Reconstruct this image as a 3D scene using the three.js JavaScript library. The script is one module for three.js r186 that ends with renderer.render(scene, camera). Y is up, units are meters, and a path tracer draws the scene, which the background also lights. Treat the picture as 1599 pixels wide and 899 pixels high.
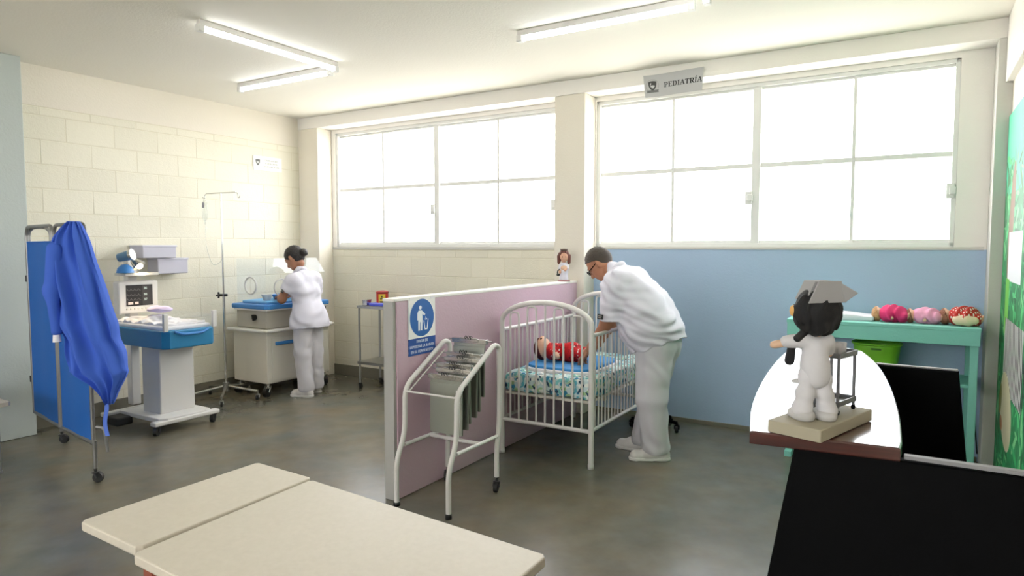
import * as THREE from 'three';
import { RoundedBoxGeometry } from 'three/addons/geometries/RoundedBoxGeometry.js';
import { mergeGeometries } from 'three/addons/utils/BufferGeometryUtils.js';
import { RectAreaLightUniformsLib } from 'three/addons/lights/RectAreaLightUniformsLib.js';
import { ImprovedNoise } from 'three/addons/math/ImprovedNoise.js';

// ---------------------------------------------------------------- camera, sky, exposure
RectAreaLightUniformsLib.init();
const scene = new THREE.Scene();
const camera = new THREE.PerspectiveCamera(46.75, 1599 / 899, 0.05, 100);
camera.rotation.order = 'YXZ';
camera.position.set(6.016, 1.52, 5.66);
camera.rotation.set(-3.58 * Math.PI / 180, 31.2 * Math.PI / 180, 0);
scene.background = new THREE.Color(0.965, 0.975, 1.0);      // bright overcast sky, even in every direction
scene.backgroundIntensity = 5.2;
const renderer = new THREE.WebGLRenderer({ antialias: true });
renderer.toneMapping = THREE.LinearToneMapping;
renderer.toneMappingExposure = 1.68;
renderer.shadowMap.enabled = true;
const LAMP = 9;                                           // radiance-like strength of the tube lamps

// ---------------------------------------------------------------- helpers
let seed = 7;
const rnd = () => { seed = (seed * 1664525 + 1013904223) >>> 0; return seed / 4294967296; };
const rr = (a, b) => a + (b - a) * rnd();
const V = (x, y, z) => new THREE.Vector3(x, y, z);
const noise = new ImprovedNoise();
const usedNames = new Map();
function numbered(name) {
  const n = usedNames.get(name) ?? 0; usedNames.set(name, n + 1);
  return n ? name + '_' + String(n).padStart(3, '0') : name;
}
function shade(o) { o.castShadow = true; o.receiveShadow = true; return o; }
function uvBox(g) {                                       // texture coordinates in metres by the way a face points
  if (g.index) g = g.toNonIndexed();
  const p = g.attributes.position, uv = new Float32Array(p.count * 2);
  const a = V(), b = V(), c = V(), n = V(), e = V();
  for (let i = 0; i < p.count; i += 3) {
    a.fromBufferAttribute(p, i); b.fromBufferAttribute(p, i + 1); c.fromBufferAttribute(p, i + 2);
    n.subVectors(b, a).cross(e.subVectors(c, a));
    const x = Math.abs(n.x), y = Math.abs(n.y), z = Math.abs(n.z);
    for (let k = 0; k < 3; k++) {
      const q = [a, b, c][k], o = (i + k) * 2;
      if (y >= x && y >= z) { uv[o] = q.x; uv[o + 1] = q.z; } else if (x >= z) { uv[o] = q.z; uv[o + 1] = q.y; } else { uv[o] = q.x; uv[o + 1] = q.y; }
    }
  }
  g.setAttribute('uv', new THREE.BufferAttribute(uv, 2));
  return g;
}
function clean(g, keepUV) {
  let q = keepUV && g.attributes.uv ? (g.index ? g.toNonIndexed() : g) : uvBox(g);
  const out = new THREE.BufferGeometry();
  for (const k of ['position', 'normal', 'uv']) out.setAttribute(k, q.attributes[k]);
  return out;
}
const join = (list) => { const l = list.flat(9).map((g) => clean(g)); return l.length > 1 ? mergeGeometries(l) : l[0]; };
// A part whose geometry is given in room coordinates; it is re-centred on its thing's base.
function part(name, geo, m, parent, keepUV) {
  const g = Array.isArray(geo) ? join(geo) : clean(geo, keepUV);
  const o = shade(new THREE.Mesh(g, m)); o.name = name;
  if (parent) { const b = parent.userData.basePoint; if (b) g.translate(-b.x, -b.y, -b.z); parent.add(o); o.userData.basePoint = b; }
  else { o.name = numbered(name); scene.add(o); }
  return o;
}
const pending = [];
function thing(name, label, category, base, group) {
  const o = new THREE.Group(); o.name = numbered(name); scene.add(o);
  o.position.set(...base); o.userData = { label, category, basePoint: V(...base) };
  if (group) o.userData.group = group;
  return o;
}
function single(name, geo, m, label, category, group, keepUV) {
  const o = part(name, geo, m, null, keepUV); o.userData = { label, category }; if (group) o.userData.group = group;
  // put the pivot at the bottom centre
  o.geometry.computeBoundingBox(); const b = o.geometry.boundingBox, c = V((b.min.x + b.max.x) / 2, b.min.y, (b.min.z + b.max.z) / 2);
  o.geometry.translate(-c.x, -c.y, -c.z); o.position.copy(c);
  return o;
}
function structure(name, geo, m, parent, keepUV) { const o = part(name, geo, m, parent, keepUV); if (!parent) o.userData.kind = 'structure'; return o; }
function structureGroup(name) { const o = new THREE.Group(); o.name = name; o.userData.kind = 'structure'; scene.add(o); return o; }

const box = (x0, x1, y0, y1, z0, z1, r = 0) => {
  const w = x1 - x0, h = y1 - y0, d = z1 - z0;
  const g = r > 0 ? new RoundedBoxGeometry(w, h, d, 2, Math.min(r, w / 2.01, h / 2.01, d / 2.01)) : new THREE.BoxGeometry(w, h, d);
  return g.translate((x0 + x1) / 2, (y0 + y1) / 2, (z0 + z1) / 2);
};
const rod = (a, b, r0, r1 = r0, seg = 14) => {
  a = a.isVector3 ? a : V(...a); b = b.isVector3 ? b : V(...b);
  const d = b.clone().sub(a), g = new THREE.CylinderGeometry(r1, r0, d.length(), seg, 1);
  g.applyQuaternion(new THREE.Quaternion().setFromUnitVectors(V(0, 1, 0), d.clone().normalize()));
  return g.translate((a.x + b.x) / 2, (a.y + b.y) / 2, (a.z + b.z) / 2);
};
// bent tube through corner points, the bends rounded
function pipe(pts, r, bend = 0.05, seg = 10, close = true) {
  const P = pts.map((p) => p.isVector3 ? p : V(...p)), path = new THREE.CurvePath(); let last = P[0];
  let len = 0;
  for (let i = 1; i < P.length; i++) {
    if (i < P.length - 1) {
      const a = P[i - 1].clone().sub(P[i]), b = P[i + 1].clone().sub(P[i]), k = Math.min(bend, a.length() * 0.48, b.length() * 0.48);
      const s = P[i].clone().addScaledVector(a.normalize(), k), e = P[i].clone().addScaledVector(b.normalize(), k);
      if (s.distanceTo(last) > 1e-5) path.add(new THREE.LineCurve3(last, s));
      path.add(new THREE.QuadraticBezierCurve3(s, P[i], e)); last = e;
    } else path.add(new THREE.LineCurve3(last, P[i]));
    len += P[i].distanceTo(P[i - 1]);
  }
  const n = Math.max(8, Math.min(120, Math.round(len / 0.018)));
  const g = [new THREE.TubeGeometry(path, n, r, seg, false)];
  if (close) for (const [p, q] of [[P[0], P[1]], [P[P.length - 1], P[P.length - 2]]]) {
    const c = new THREE.CircleGeometry(r, seg), d = p.clone().sub(q).normalize();
    c.applyQuaternion(new THREE.Quaternion().setFromUnitVectors(V(0, 0, 1), d)); c.translate(p.x, p.y, p.z); g.push(c);
  }
  return g;
}
const ball = (x, y, z, rx, ry = rx, rz = rx, s = 20) => new THREE.SphereGeometry(1, s, Math.round(s * 0.7)).scale(rx, ry, rz).translate(x, y, z);
const lathe = (prof, x, y, z, s = 28) => new THREE.LatheGeometry(prof.map(([r, h]) => new THREE.Vector2(r, h)), s).translate(x, y, z);
function extrudeXZ(pts, y0, y1, bevel = 0.004) {           // an outline in plan, made solid between two heights
  const s = new THREE.Shape(pts.map(([x, z]) => new THREE.Vector2(x, -z)));
  const g = new THREE.ExtrudeGeometry(s, { depth: y1 - y0 - 2 * bevel, bevelEnabled: bevel > 0, bevelSize: bevel, bevelThickness: bevel, bevelSegments: 2, bevelOffset: -bevel });
  return g.rotateX(-Math.PI / 2).translate(0, y0 + bevel, 0);
}
// closed skin over rings: f(t, a) gives the point at height parameter t in 0..1 and angle a
function loft(f, nt, na) {
  const pos = [], idx = [];
  for (let i = 0; i <= nt; i++) for (let j = 0; j <= na; j++) { const p = f(i / nt, (j % na) / na * Math.PI * 2); pos.push(p.x, p.y, p.z); }
  for (let i = 0; i < nt; i++) for (let j = 0; j < na; j++) { const a = i * (na + 1) + j, b = a + na + 1; idx.push(a, b, a + 1, a + 1, b, b + 1); }
  for (const [row, flip] of [[0, 0], [nt, 1]]) {
    const c = V(); for (let j = 0; j < na; j++) c.add(V(...pos.slice((row * (na + 1) + j) * 3, (row * (na + 1) + j) * 3 + 3)));
    c.divideScalar(na); const k = pos.length / 3; pos.push(c.x, c.y, c.z);
    for (let j = 0; j < na; j++) { const a = row * (na + 1) + j; flip ? idx.push(k, a + 1, a) : idx.push(k, a, a + 1); }
  }
  const g = new THREE.BufferGeometry(); g.setAttribute('position', new THREE.Float32BufferAttribute(pos, 3)); g.setIndex(idx);
  g.setAttribute('uv', new THREE.Float32BufferAttribute(new Float32Array(pos.length / 3 * 2), 2)); g.computeVertexNormals(); return g;
}
// ---- distance fields, meshed by surface nets
const smin = (a, b, k) => { const h = Math.max(k - Math.abs(a - b), 0) / k; return Math.min(a, b) - h * h * k * 0.25; };
const cap = (a, b, ra, rb = ra) => {
  const [ax, ay, az] = a, dx = b[0] - ax, dy = b[1] - ay, dz = b[2] - az, dd = dx * dx + dy * dy + dz * dz || 1e-9;
  return (x, y, z) => { const t = Math.min(1, Math.max(0, ((x - ax) * dx + (y - ay) * dy + (z - az) * dz) / dd)); return Math.hypot(x - ax - dx * t, y - ay - dy * t, z - az - dz * t) - (ra + (rb - ra) * t); };
};
const ell = (c, r) => (x, y, z) => {
  const X = (x - c[0]) / r[0], Y = (y - c[1]) / r[1], Z = (z - c[2]) / r[2], k0 = Math.hypot(X, Y, Z), k1 = Math.hypot(X / r[0], Y / r[1], Z / r[2]);
  return k1 < 1e-9 ? -Math.min(...r) : k0 * (k0 - 1) / k1;
};
// flattened limb: capsule squeezed along the direction q by the factor s
const uni = (k, ...f) => (x, y, z) => { let d = f[0](x, y, z); for (let i = 1; i < f.length; i++) d = smin(d, f[i](x, y, z), k); return d; };
const cut = (f, n, h) => (x, y, z) => Math.max(f(x, y, z), n[0] * x + n[1] * y + n[2] * z - h);     // keeps n.p < h
const chain = (pts, rad) => pts.slice(1).map((p, i) => cap(pts[i], p, rad[i], rad[i + 1]));
function sdfMesh(f, lo, hi, cell) {
  const n = [0, 1, 2].map((k) => Math.ceil((hi[k] - lo[k]) / cell) + 1), [nx, ny, nz] = n, val = new Float32Array(nx * ny * nz);
  for (let k = 0, i = 0; k < nz; k++) for (let j = 0; j < ny; j++) for (let a = 0; a < nx; a++, i++) val[i] = f(lo[0] + a * cell, lo[1] + j * cell, lo[2] + k * cell);
  const at = new Int32Array(nx * ny * nz).fill(-1), pos = [], idx = [];
  const id = (a, j, k) => a + nx * (j + ny * k), E = [];
  for (let c = 0; c < 8; c++) for (const b of [1, 2, 4]) if (!(c & b)) E.push([c, c | b]);
  for (let k = 0; k < nz - 1; k++) for (let j = 0; j < ny - 1; j++) for (let a = 0; a < nx - 1; a++) {
    const v = []; let m = 0;
    for (let c = 0; c < 8; c++) { v[c] = val[id(a + (c & 1), j + (c >> 1 & 1), k + (c >> 2))]; if (v[c] < 0) m++; }
    if (!m || m === 8) continue;
    let x = 0, y = 0, z = 0, q = 0;
    for (const [s, e] of E) if ((v[s] < 0) !== (v[e] < 0)) {
      const t = v[s] / (v[s] - v[e]); x += (s & 1) + ((e & 1) - (s & 1)) * t; y += (s >> 1 & 1) + ((e >> 1 & 1) - (s >> 1 & 1)) * t; z += (s >> 2) + ((e >> 2) - (s >> 2)) * t; q++;
    }
    at[id(a, j, k)] = pos.length / 3; pos.push(lo[0] + (a + x / q) * cell, lo[1] + (j + y / q) * cell, lo[2] + (k + z / q) * cell);
  }
  const quad = (p, q, r, s, flip) => flip ? idx.push(p, r, q, p, s, r) : idx.push(p, q, r, p, r, s);
  for (let k = 1; k < nz - 1; k++) for (let j = 1; j < ny - 1; j++) for (let a = 1; a < nx - 1; a++) {
    const v = val[id(a, j, k)] < 0;
    if (v !== val[id(a + 1, j, k)] < 0) quad(at[id(a, j - 1, k - 1)], at[id(a, j, k - 1)], at[id(a, j, k)], at[id(a, j - 1, k)], !v);
    if (v !== val[id(a, j + 1, k)] < 0) quad(at[id(a - 1, j, k - 1)], at[id(a - 1, j, k)], at[id(a, j, k)], at[id(a, j, k - 1)], !v);
    if (v !== val[id(a, j, k + 1)] < 0) quad(at[id(a - 1, j - 1, k)], at[id(a, j - 1, k)], at[id(a, j, k)], at[id(a - 1, j, k)], !v);
  }
  const nor = new Float32Array(pos.length), h = cell * 0.4;
  for (let i = 0; i < pos.length; i += 3) {
    const [x, y, z] = [pos[i], pos[i + 1], pos[i + 2]];
    let a = f(x + h, y, z) - f(x - h, y, z), b = f(x, y + h, z) - f(x, y - h, z), c = f(x, y, z + h) - f(x, y, z - h); const l = Math.hypot(a, b, c) || 1;
    nor[i] = a / l; nor[i + 1] = b / l; nor[i + 2] = c / l;
  }
  const g = new THREE.BufferGeometry();
  g.setAttribute('position', new THREE.Float32BufferAttribute(pos, 3)); g.setAttribute('normal', new THREE.BufferAttribute(nor, 3)); g.setIndex(idx);
  return g;
}
const basis = (c, f, u) => {                                // local z = f (forward), y = u (up), x = left
  const F = V(...f).normalize(), L = V(...u).cross(F).normalize(), U = F.clone().cross(L);
  return new THREE.Matrix4().makeBasis(L, U, F).setPosition(...c);
};

// ---------------------------------------------------------------- textures
function lattice(n, s) { const a = new Float32Array(n * n); let q = s * 7919 + 13; for (let i = 0; i < a.length; i++) { q = (q * 1664525 + 1013904223) >>> 0; a[i] = q / 4294967296; } return a; }
function fbm(size, base, oct, s) {                          // tileable value noise 0..1
  const out = new Float32Array(size * size); let amp = 1, tot = 0;
  for (let o = 0, n = base; o < oct; o++, n *= 2, amp *= 0.55) {
    const L = lattice(n, s + o); tot += amp;
    for (let y = 0; y < size; y++) { const fy = y / size * n, iy = Math.floor(fy), v = fy - iy, sv = v * v * (3 - 2 * v);
      for (let x = 0; x < size; x++) { const fx = x / size * n, ix = Math.floor(fx), u = fx - ix, su = u * u * (3 - 2 * u);
        const a = L[(iy % n) * n + ix % n], b = L[(iy % n) * n + (ix + 1) % n], c = L[((iy + 1) % n) * n + ix % n], d = L[((iy + 1) % n) * n + (ix + 1) % n];
        out[y * size + x] += amp * (a + (b - a) * su + (c - a) * sv + (a - b - c + d) * su * sv); } }
  }
  for (let i = 0; i < out.length; i++) out[i] /= tot;
  return out;
}
function dataTex(size, fn, metres, srgb = true) {
  const d = new Uint8Array(size * size * 4);
  for (let i = 0; i < size * size; i++) { const c = fn(i, i % size, Math.floor(i / size)); d[i * 4] = c[0]; d[i * 4 + 1] = c[1]; d[i * 4 + 2] = c[2]; d[i * 4 + 3] = 255; }
  const t = new THREE.DataTexture(d, size, size); t.wrapS = t.wrapT = THREE.RepeatWrapping; t.magFilter = THREE.LinearFilter; t.minFilter = THREE.LinearMipmapLinearFilter; t.generateMipmaps = true;
  if (srgb) t.colorSpace = THREE.SRGBColorSpace; t.repeat.set(1 / metres, 1 / metres); t.needsUpdate = true; return t;
}
function canvasTex(w, h, draw, metres) {
  const c = document.createElement('canvas'); c.width = w; c.height = h; const g = c.getContext('2d'); draw(g, w, h);
  const t = new THREE.CanvasTexture(c); t.colorSpace = THREE.SRGBColorSpace; t.magFilter = THREE.LinearFilter;
  if (metres) { t.wrapS = t.wrapT = THREE.RepeatWrapping; t.repeat.set(1 / metres, 1 / metres); }
  return t;
}
const clamp = (x) => Math.max(0, Math.min(255, x));
const mix = (a, b, t) => a.map((v, i) => v + (b[i] - v) * t);
const N1 = fbm(1024, 5, 7, 3), N2 = fbm(1024, 24, 5, 41), N3 = fbm(512, 32, 5, 77), N4 = fbm(1024, 9, 5, 133);
const floorMap = dataTex(1024, (i) => {
  const t = Math.min(1, Math.max(0, (N1[i] - 0.25) * 1.8)), g = (N2[i] - 0.5) * 18, w = (N4[i] - 0.5) * 16;
  return mix([95, 94, 84], [116, 109, 93], t).map((v, k) => clamp(v + g + (k === 0 ? w : k === 2 ? -w : 0)));
}, 3.1);
const paintBump = dataTex(512, (i) => { const v = clamp(N3[i] * 255); return [v, v, v]; }, 0.35, false);
const weaveBump = dataTex(256, (i, x, y) => { const v = 120 + 60 * Math.sin(x * Math.PI / 4) * Math.sin(y * Math.PI / 4) + 40 * (N3[i] - 0.5); return [v, v, v]; }, 0.12, false);
const speck = (a, b, metres, k = 30) => dataTex(512, (i) => mix(a, b, N3[i]).map((v) => clamp(v + (rnd() - 0.5) * k * 0.25)), metres);
const cherry = dataTex(512, (i, x, y) => { const w = Math.sin((y + 40 * N3[(y % 512) * 512 + (x >> 4)]) * 0.35) * 0.5 + 0.5; return mix([52, 16, 15], [84, 30, 24], 0.3 * w + 0.7 * N3[((y * 4) % 512) * 512 + (x >> 3)]); }, 0.5);

// ---------------------------------------------------------------- materials
const M = {};
const mat = (color, roughness = 0.6, o = {}) => { const { phys, ...q } = o; return new (phys ? THREE.MeshPhysicalMaterial : THREE.MeshStandardMaterial)({ color, roughness, ...q }); };
M.cream = mat('#e8e1d2', 0.62, { bumpMap: paintBump, bumpScale: 0.0012 });
M.block = [mat('#e8e3d0', 0.6, { bumpMap: paintBump, bumpScale: 0.0018 }), mat('#e6e1ce', 0.62, { bumpMap: paintBump, bumpScale: 0.002 }), mat('#eae5d2', 0.58, { bumpMap: paintBump, bumpScale: 0.0016 })];
M.joint = mat('#ded7c0', 0.8);
M.white = mat('#f2eee7', 0.6, { bumpMap: paintBump, bumpScale: 0.0008 });
M.ceiling = mat('#eeeade', 0.8, { bumpMap: paintBump, bumpScale: 0.001 });
M.bluewall = mat('#a8c0da', 0.5, { bumpMap: paintBump, bumpScale: 0.001 });
M.pink = mat('#cbaebb', 0.5, { bumpMap: paintBump, bumpScale: 0.001 });
M.greypaint = mat('#cfcdc6', 0.55, { bumpMap: paintBump, bumpScale: 0.0008 });
M.pillar = mat('#b7bfbb', 0.55, { bumpMap: paintBump, bumpScale: 0.001 });
M.base = mat('#7d796b', 0.45);
M.floor = mat('#ffffff', 0.27, { map: floorMap });
M.ground = mat('#e2ded4', 0.9);
M.alu = mat('#e4e4e0', 0.42);
M.glass = new THREE.MeshPhysicalMaterial({ color: '#ffffff', transmission: 1, thickness: 0, roughness: 0.02, ior: 1.5 });
M.acrylic = new THREE.MeshPhysicalMaterial({ color: '#fbfdff', transmission: 1, thickness: 0, roughness: 0.02, ior: 1.49 });
M.chrome = mat('#c9c9c6', 0.22, { metalness: 1 });
M.steel = mat('#a5a5a0', 0.32, { metalness: 1 });
M.greytube = mat('#8a8a88', 0.35, { metalness: 0.7 });
M.enamel = mat('#e0ddd9', 0.35);
M.enamelwarm = mat('#ddd9cd', 0.4);
M.plasticwhite = mat('#dfddd8', 0.4);
M.rubber = mat('#1b1b1a', 0.6);
M.black = mat('#030304', 0.65, { phys: true, specularIntensity: 0.2 });
M.charcoal = mat('#2c2c2d', 0.5);
M.screenblue = mat('#1560b4', 0.75, { bumpMap: weaveBump, bumpScale: 0.0006 });
M.gown = new THREE.MeshPhysicalMaterial({ color: '#3f67cd', roughness: 0.85, sheen: 0.3, sheenRoughness: 0.6, bumpMap: weaveBump, bumpScale: 0.0004 });
M.trayblue = mat('#2b84b4', 0.4);
M.trimblue = mat('#3f87cf', 0.4);
M.uniform = mat('#d6d4df', 0.8, { bumpMap: weaveBump, bumpScale: 0.0005 });
M.uniformtrouser = mat('#d0ced3', 0.82, { bumpMap: weaveBump, bumpScale: 0.0005 });
M.shoe = mat('#d8d5d0', 0.5);
M.skin = mat('#b07a5c', 0.55);
M.skinw = mat('#a8765a', 0.55);
M.hairdark = mat('#1f1a18', 0.5, { bumpMap: weaveBump, bumpScale: 0.002 });
M.hairman = mat('#4a4038', 0.65, { bumpMap: weaveBump, bumpScale: 0.003 });
M.teal = mat('#84cdc0', 0.5, { bumpMap: paintBump, bumpScale: 0.0012 });
M.laminate = mat('#ffffff', 0.42, { map: speck([214, 206, 190], [205, 197, 180], 0.4, 12) });
M.olive = mat('#8c8555', 0.6);
M.redwood = mat('#8e4a35', 0.6);
M.sheet = mat('#f1eef0', 0.85, { bumpMap: weaveBump, bumpScale: 0.0006 });
M.counter = new THREE.MeshPhysicalMaterial({ map: cherry, roughness: 0.3, clearcoat: 1, clearcoatRoughness: 0.12 });
M.redplastic = mat('#c5281c', 0.35);
M.yellow = mat('#e3c437', 0.5);
M.violetblue = mat('#5560d8', 0.4);
M.green = mat('#79c02a', 0.45);
M.aluplate = mat('#a9ada3', 0.34, { metalness: 0.8 });

// ---------------------------------------------------------------- room shell
const H = 3.0, XL = -0.2, XR = 6.52, ZF = 9.0;
structure('floor', box(XL - 0.2, XR + 0.2, -0.12, 0, -0.15, ZF + 0.15), M.floor);
structure('ceiling', box(XL - 0.2, XR + 0.2, H, H + 0.15, -0.15, ZF + 0.15), M.ceiling);
structure('ground', box(-20, 28, -0.4, -0.15, -24, 34), M.ground);

// one block of the walls: a box with its front edges bevelled, front face towards +z
function blockGeo(w, h) {
  const b = 0.004, d = 0.02, g = new THREE.BufferGeometry();
  const o = [[0, 0], [w, 0], [w, h], [0, h]], i = [[b, b], [w - b, b], [w - b, h - b], [b, h - b]], pos = [];
  const tri = (...p) => p.forEach((q) => pos.push(...q));
  const A = o.map(([x, y]) => [x, y, -d]), B = o.map(([x, y]) => [x, y, -0.002]), C = i.map(([x, y]) => [x, y, 0]);
  for (let k = 0; k < 4; k++) { const n = (k + 1) % 4; tri(A[k], A[n], B[n], A[k], B[n], B[k]); tri(B[k], B[n], C[n], B[k], C[n], C[k]); }
  tri(C[0], C[1], C[2], C[0], C[2], C[3]);
  g.setAttribute('position', new THREE.Float32BufferAttribute(pos, 3)); g.computeVertexNormals();
  return clean(g);
}
const blockCache = new Map();
function layBlocks(parent, length, top, place) {             // running bond, 40 x 20 cm
  for (let row = 0; row * 0.2 < top - 0.02; row++) {
    const h = Math.min(0.2, top - row * 0.2);
    for (let s = row % 2 ? -0.2 : 0; s < length - 0.03; s += 0.4) {
      const a = Math.max(0, s), w = Math.min(length, s + 0.4) - a; if (w < 0.04) continue;
      const key = w.toFixed(3) + h.toFixed(3); if (!blockCache.has(key)) blockCache.set(key, blockGeo(w - 0.004, h - 0.004));
      const o = shade(new THREE.Mesh(blockCache.get(key), M.block[Math.floor(rnd() * 3)])); o.name = 'concrete_block';
      place(o, a + 0.002, row * 0.2 + 0.002, rr(-0.0012, 0.0012)); parent.add(o);
    }
  }
}
{ // left wall: blocks up to a ring beam
  const w = structureGroup('wall_left');
  structure('backing', box(XL - 0.2, XL - 0.002, 0, H, -0.15, ZF + 0.15), M.joint, w);
  structure('ring_beam', box(XL - 0.01, XL + 0.003, 2.672, H, 0.0, ZF), M.cream, w);
  layBlocks(w, 3.12 - 0.2, 2.668, (o, s, y, j) => { o.rotation.y = Math.PI / 2; o.position.set(XL + j, y, 3.12 - s); });
  structure('smooth_panel', box(XL - 0.01, XL, 0, 2.672, 3.12, ZF), M.cream, w);
  structure('baseboard', box(XL, XL + 0.014, 0, 0.125, 0.2, 3.1, 0.003), M.base, w);
}
const W1 = [0.17, 0.876, 1.635, 2.404, 3.09], W2 = [3.49, 4.194, 4.885, 5.589, 6.245], SILL = 1.515, HEAD = 2.83, MID = 2.175;
{ // window wall
  const w = structureGroup('wall_back');
  structure('backing', box(XL, 3.3, 0, SILL - 0.02, -0.15, -0.002), M.joint, w);
  structure('lower_wall', box(3.3, XR + 0.2, 0, SILL - 0.02, -0.15, -0.002), M.cream, w);
  structure('painted_panel', box(3.47, 6.44, 0.0, SILL - 0.02, -0.01, 0.002), M.bluewall, w);
  structure('sill', [box(0.1, 3.12, SILL - 0.03, SILL, -0.17, 0.006, 0.003), box(3.46, 6.42, SILL - 0.022, SILL, -0.17, 0.008, 0.003)], M.greypaint, w);
  structure('head_wall', box(XL, XR + 0.2, HEAD, H, -0.15, 0), M.white, w);
  for (const [a, b] of [[XL, W1[0]], [W1[4], W2[0]], [W2[4], XR + 0.2]]) structure('pier', box(a, b, SILL - 0.02, HEAD, -0.15, 0), M.white, w);
  layBlocks(w, 3.1 - 0.1, SILL - 0.035, (o, s, y, j) => { o.position.set(0.1 + s, y, j); });
  structure('ring_beam', box(XL, XR, 2.872, H, 0, 0.225, 0.004), M.white, w);
}
structure('baseboard_back', box(0.1, 3.36, 0, 0.125, 0, 0.014, 0.003), M.base);
structure('trim_1', box(3.48, 6.43, 0, 0.035, 0.002, 0.012, 0.003), M.base);
structure('column_1', box(3.175, 3.475, 0, 2.872, 0, 0.22, 0.008), M.cream);
structure('column_2', box(XL, 0.115, 0, 2.872, 0, 0.22, 0.008), M.cream);
structure('column_3', box(6.435, XR + 0.02, 0, 2.872, 0, 0.22, 0.006), M.greypaint);
structure('column_4', box(XL - 0.02, -0.02, 0, H, 3.11, 3.6, 0.008), M.pillar);
structure('wall_right', box(XR, XR + 0.2, 0, H, 0, ZF), M.cream);
structure('beam', box(XR - 0.04, XR + 0.05, 2.585, H, 0.22, ZF, 0.006), M.white);
{ // wall behind the camera, with a band of windows of its own
  const w = structureGroup('wall_front');
  structure('lower_wall', box(XL - 0.2, XR + 0.2, 0, 1.2, ZF, ZF + 0.15), M.cream, w);
  structure('head_wall', box(XL - 0.2, XR + 0.2, 2.6, H, ZF, ZF + 0.15), M.white, w);
  for (const [a, b] of [[XL - 0.2, 0.3], [3.0, 3.4], [6.1, XR + 0.2]]) structure('pier', box(a, b, 1.2, 2.6, ZF, ZF + 0.15), M.white, w);
  for (const [n, a, b] of [['window_3', 0.3, 3.0], ['window_4', 3.4, 6.1]]) {
    const g = structureGroup(n), m = (a + b) / 2;
    structure('frame', [box(a, a + 0.04, 1.2, 2.6, ZF + 0.04, ZF + 0.1), box(b - 0.04, b, 1.2, 2.6, ZF + 0.04, ZF + 0.1), box(a, b, 1.2, 1.24, ZF + 0.04, ZF + 0.1), box(a, b, 2.56, 2.6, ZF + 0.04, ZF + 0.1), box(m - 0.03, m + 0.03, 1.2, 2.6, ZF + 0.04, ZF + 0.1)], M.alu, g);
    for (const [p, q] of [[a + 0.04, m - 0.03], [m + 0.03, b - 0.04]]) structure('pane', new THREE.PlaneGeometry(q - p, 1.32).translate((p + q) / 2, 1.9, ZF + 0.07), M.glass, g);
  }
}

// windows: outer frame, mullions, transom bars, a pane in every field, latches
function makeWindow(name, X, latches) {
  const w = structureGroup(name), f = 0.03, t = 0.045, z0 = -0.095, z1 = -0.035;
  const a = X[0], b = X[4];
  structure('frame', [box(a, a + f, SILL, HEAD, z0, z1 + 0.02, 0.003), box(b - f, b, SILL, HEAD, z0, z1 + 0.02, 0.003), box(a, b, SILL, SILL + f, z0, z1 + 0.02, 0.003), box(a, b, HEAD - f, HEAD, z0, z1 + 0.02, 0.003)], M.alu, w);
  structure('mullion', box(X[2] - 0.032, X[2] + 0.032, SILL + f, HEAD - f, z0, z1 + 0.012, 0.003), M.alu, w);
  for (const k of [1, 3]) structure('sash_bar', box(X[k] - 0.012, X[k] + 0.012, SILL + f, HEAD - f, z0 + 0.01, z1, 0.003), M.alu, w);
  for (let k = 0; k < 4; k++) {
    const l = k === 0 ? a + f : X[k] + (k === 2 ? 0.032 : 0.012), r = k === 3 ? b - f : X[k + 1] - (k === 1 ? 0.032 : 0.012), dz = k % 2 ? 0.012 : 0;
    structure('transom', box(l, r, MID - 0.018, MID + 0.018, z0 + 0.012 + dz, z1 - 0.012 + dz, 0.003), M.alu, w);
    structure('sash_rail', [box(l, r, SILL + f, SILL + f + 0.024, z0 + 0.012 + dz, z1 - 0.012 + dz, 0.003), box(l, r, HEAD - f - 0.02, HEAD - f, z0 + 0.012 + dz, z1 - 0.012 + dz, 0.003)], M.alu, w);
    for (const [y0, y1] of [[SILL + f + 0.02, MID - 0.014], [MID + 0.014, HEAD - f - 0.016]]) {
      structure('pane', new THREE.PlaneGeometry(r - l, y1 - y0).translate((l + r) / 2, (y0 + y1) / 2, z0 + 0.03 + dz), M.glass, w);
    }
  }
  for (const x of latches) structure('latch', [box(x - 0.03, x + 0.022, 1.86, 1.965, z1 + 0.012, z1 + 0.04, 0.006), box(x - 0.012, x + 0.03, 1.885, 1.94, z1 + 0.035, z1 + 0.055, 0.006)], M.alu, w);
}
makeWindow('window_1', W1, [1.60, 3.05]);
makeWindow('window_2', W2, [4.84, 6.215]);

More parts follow.
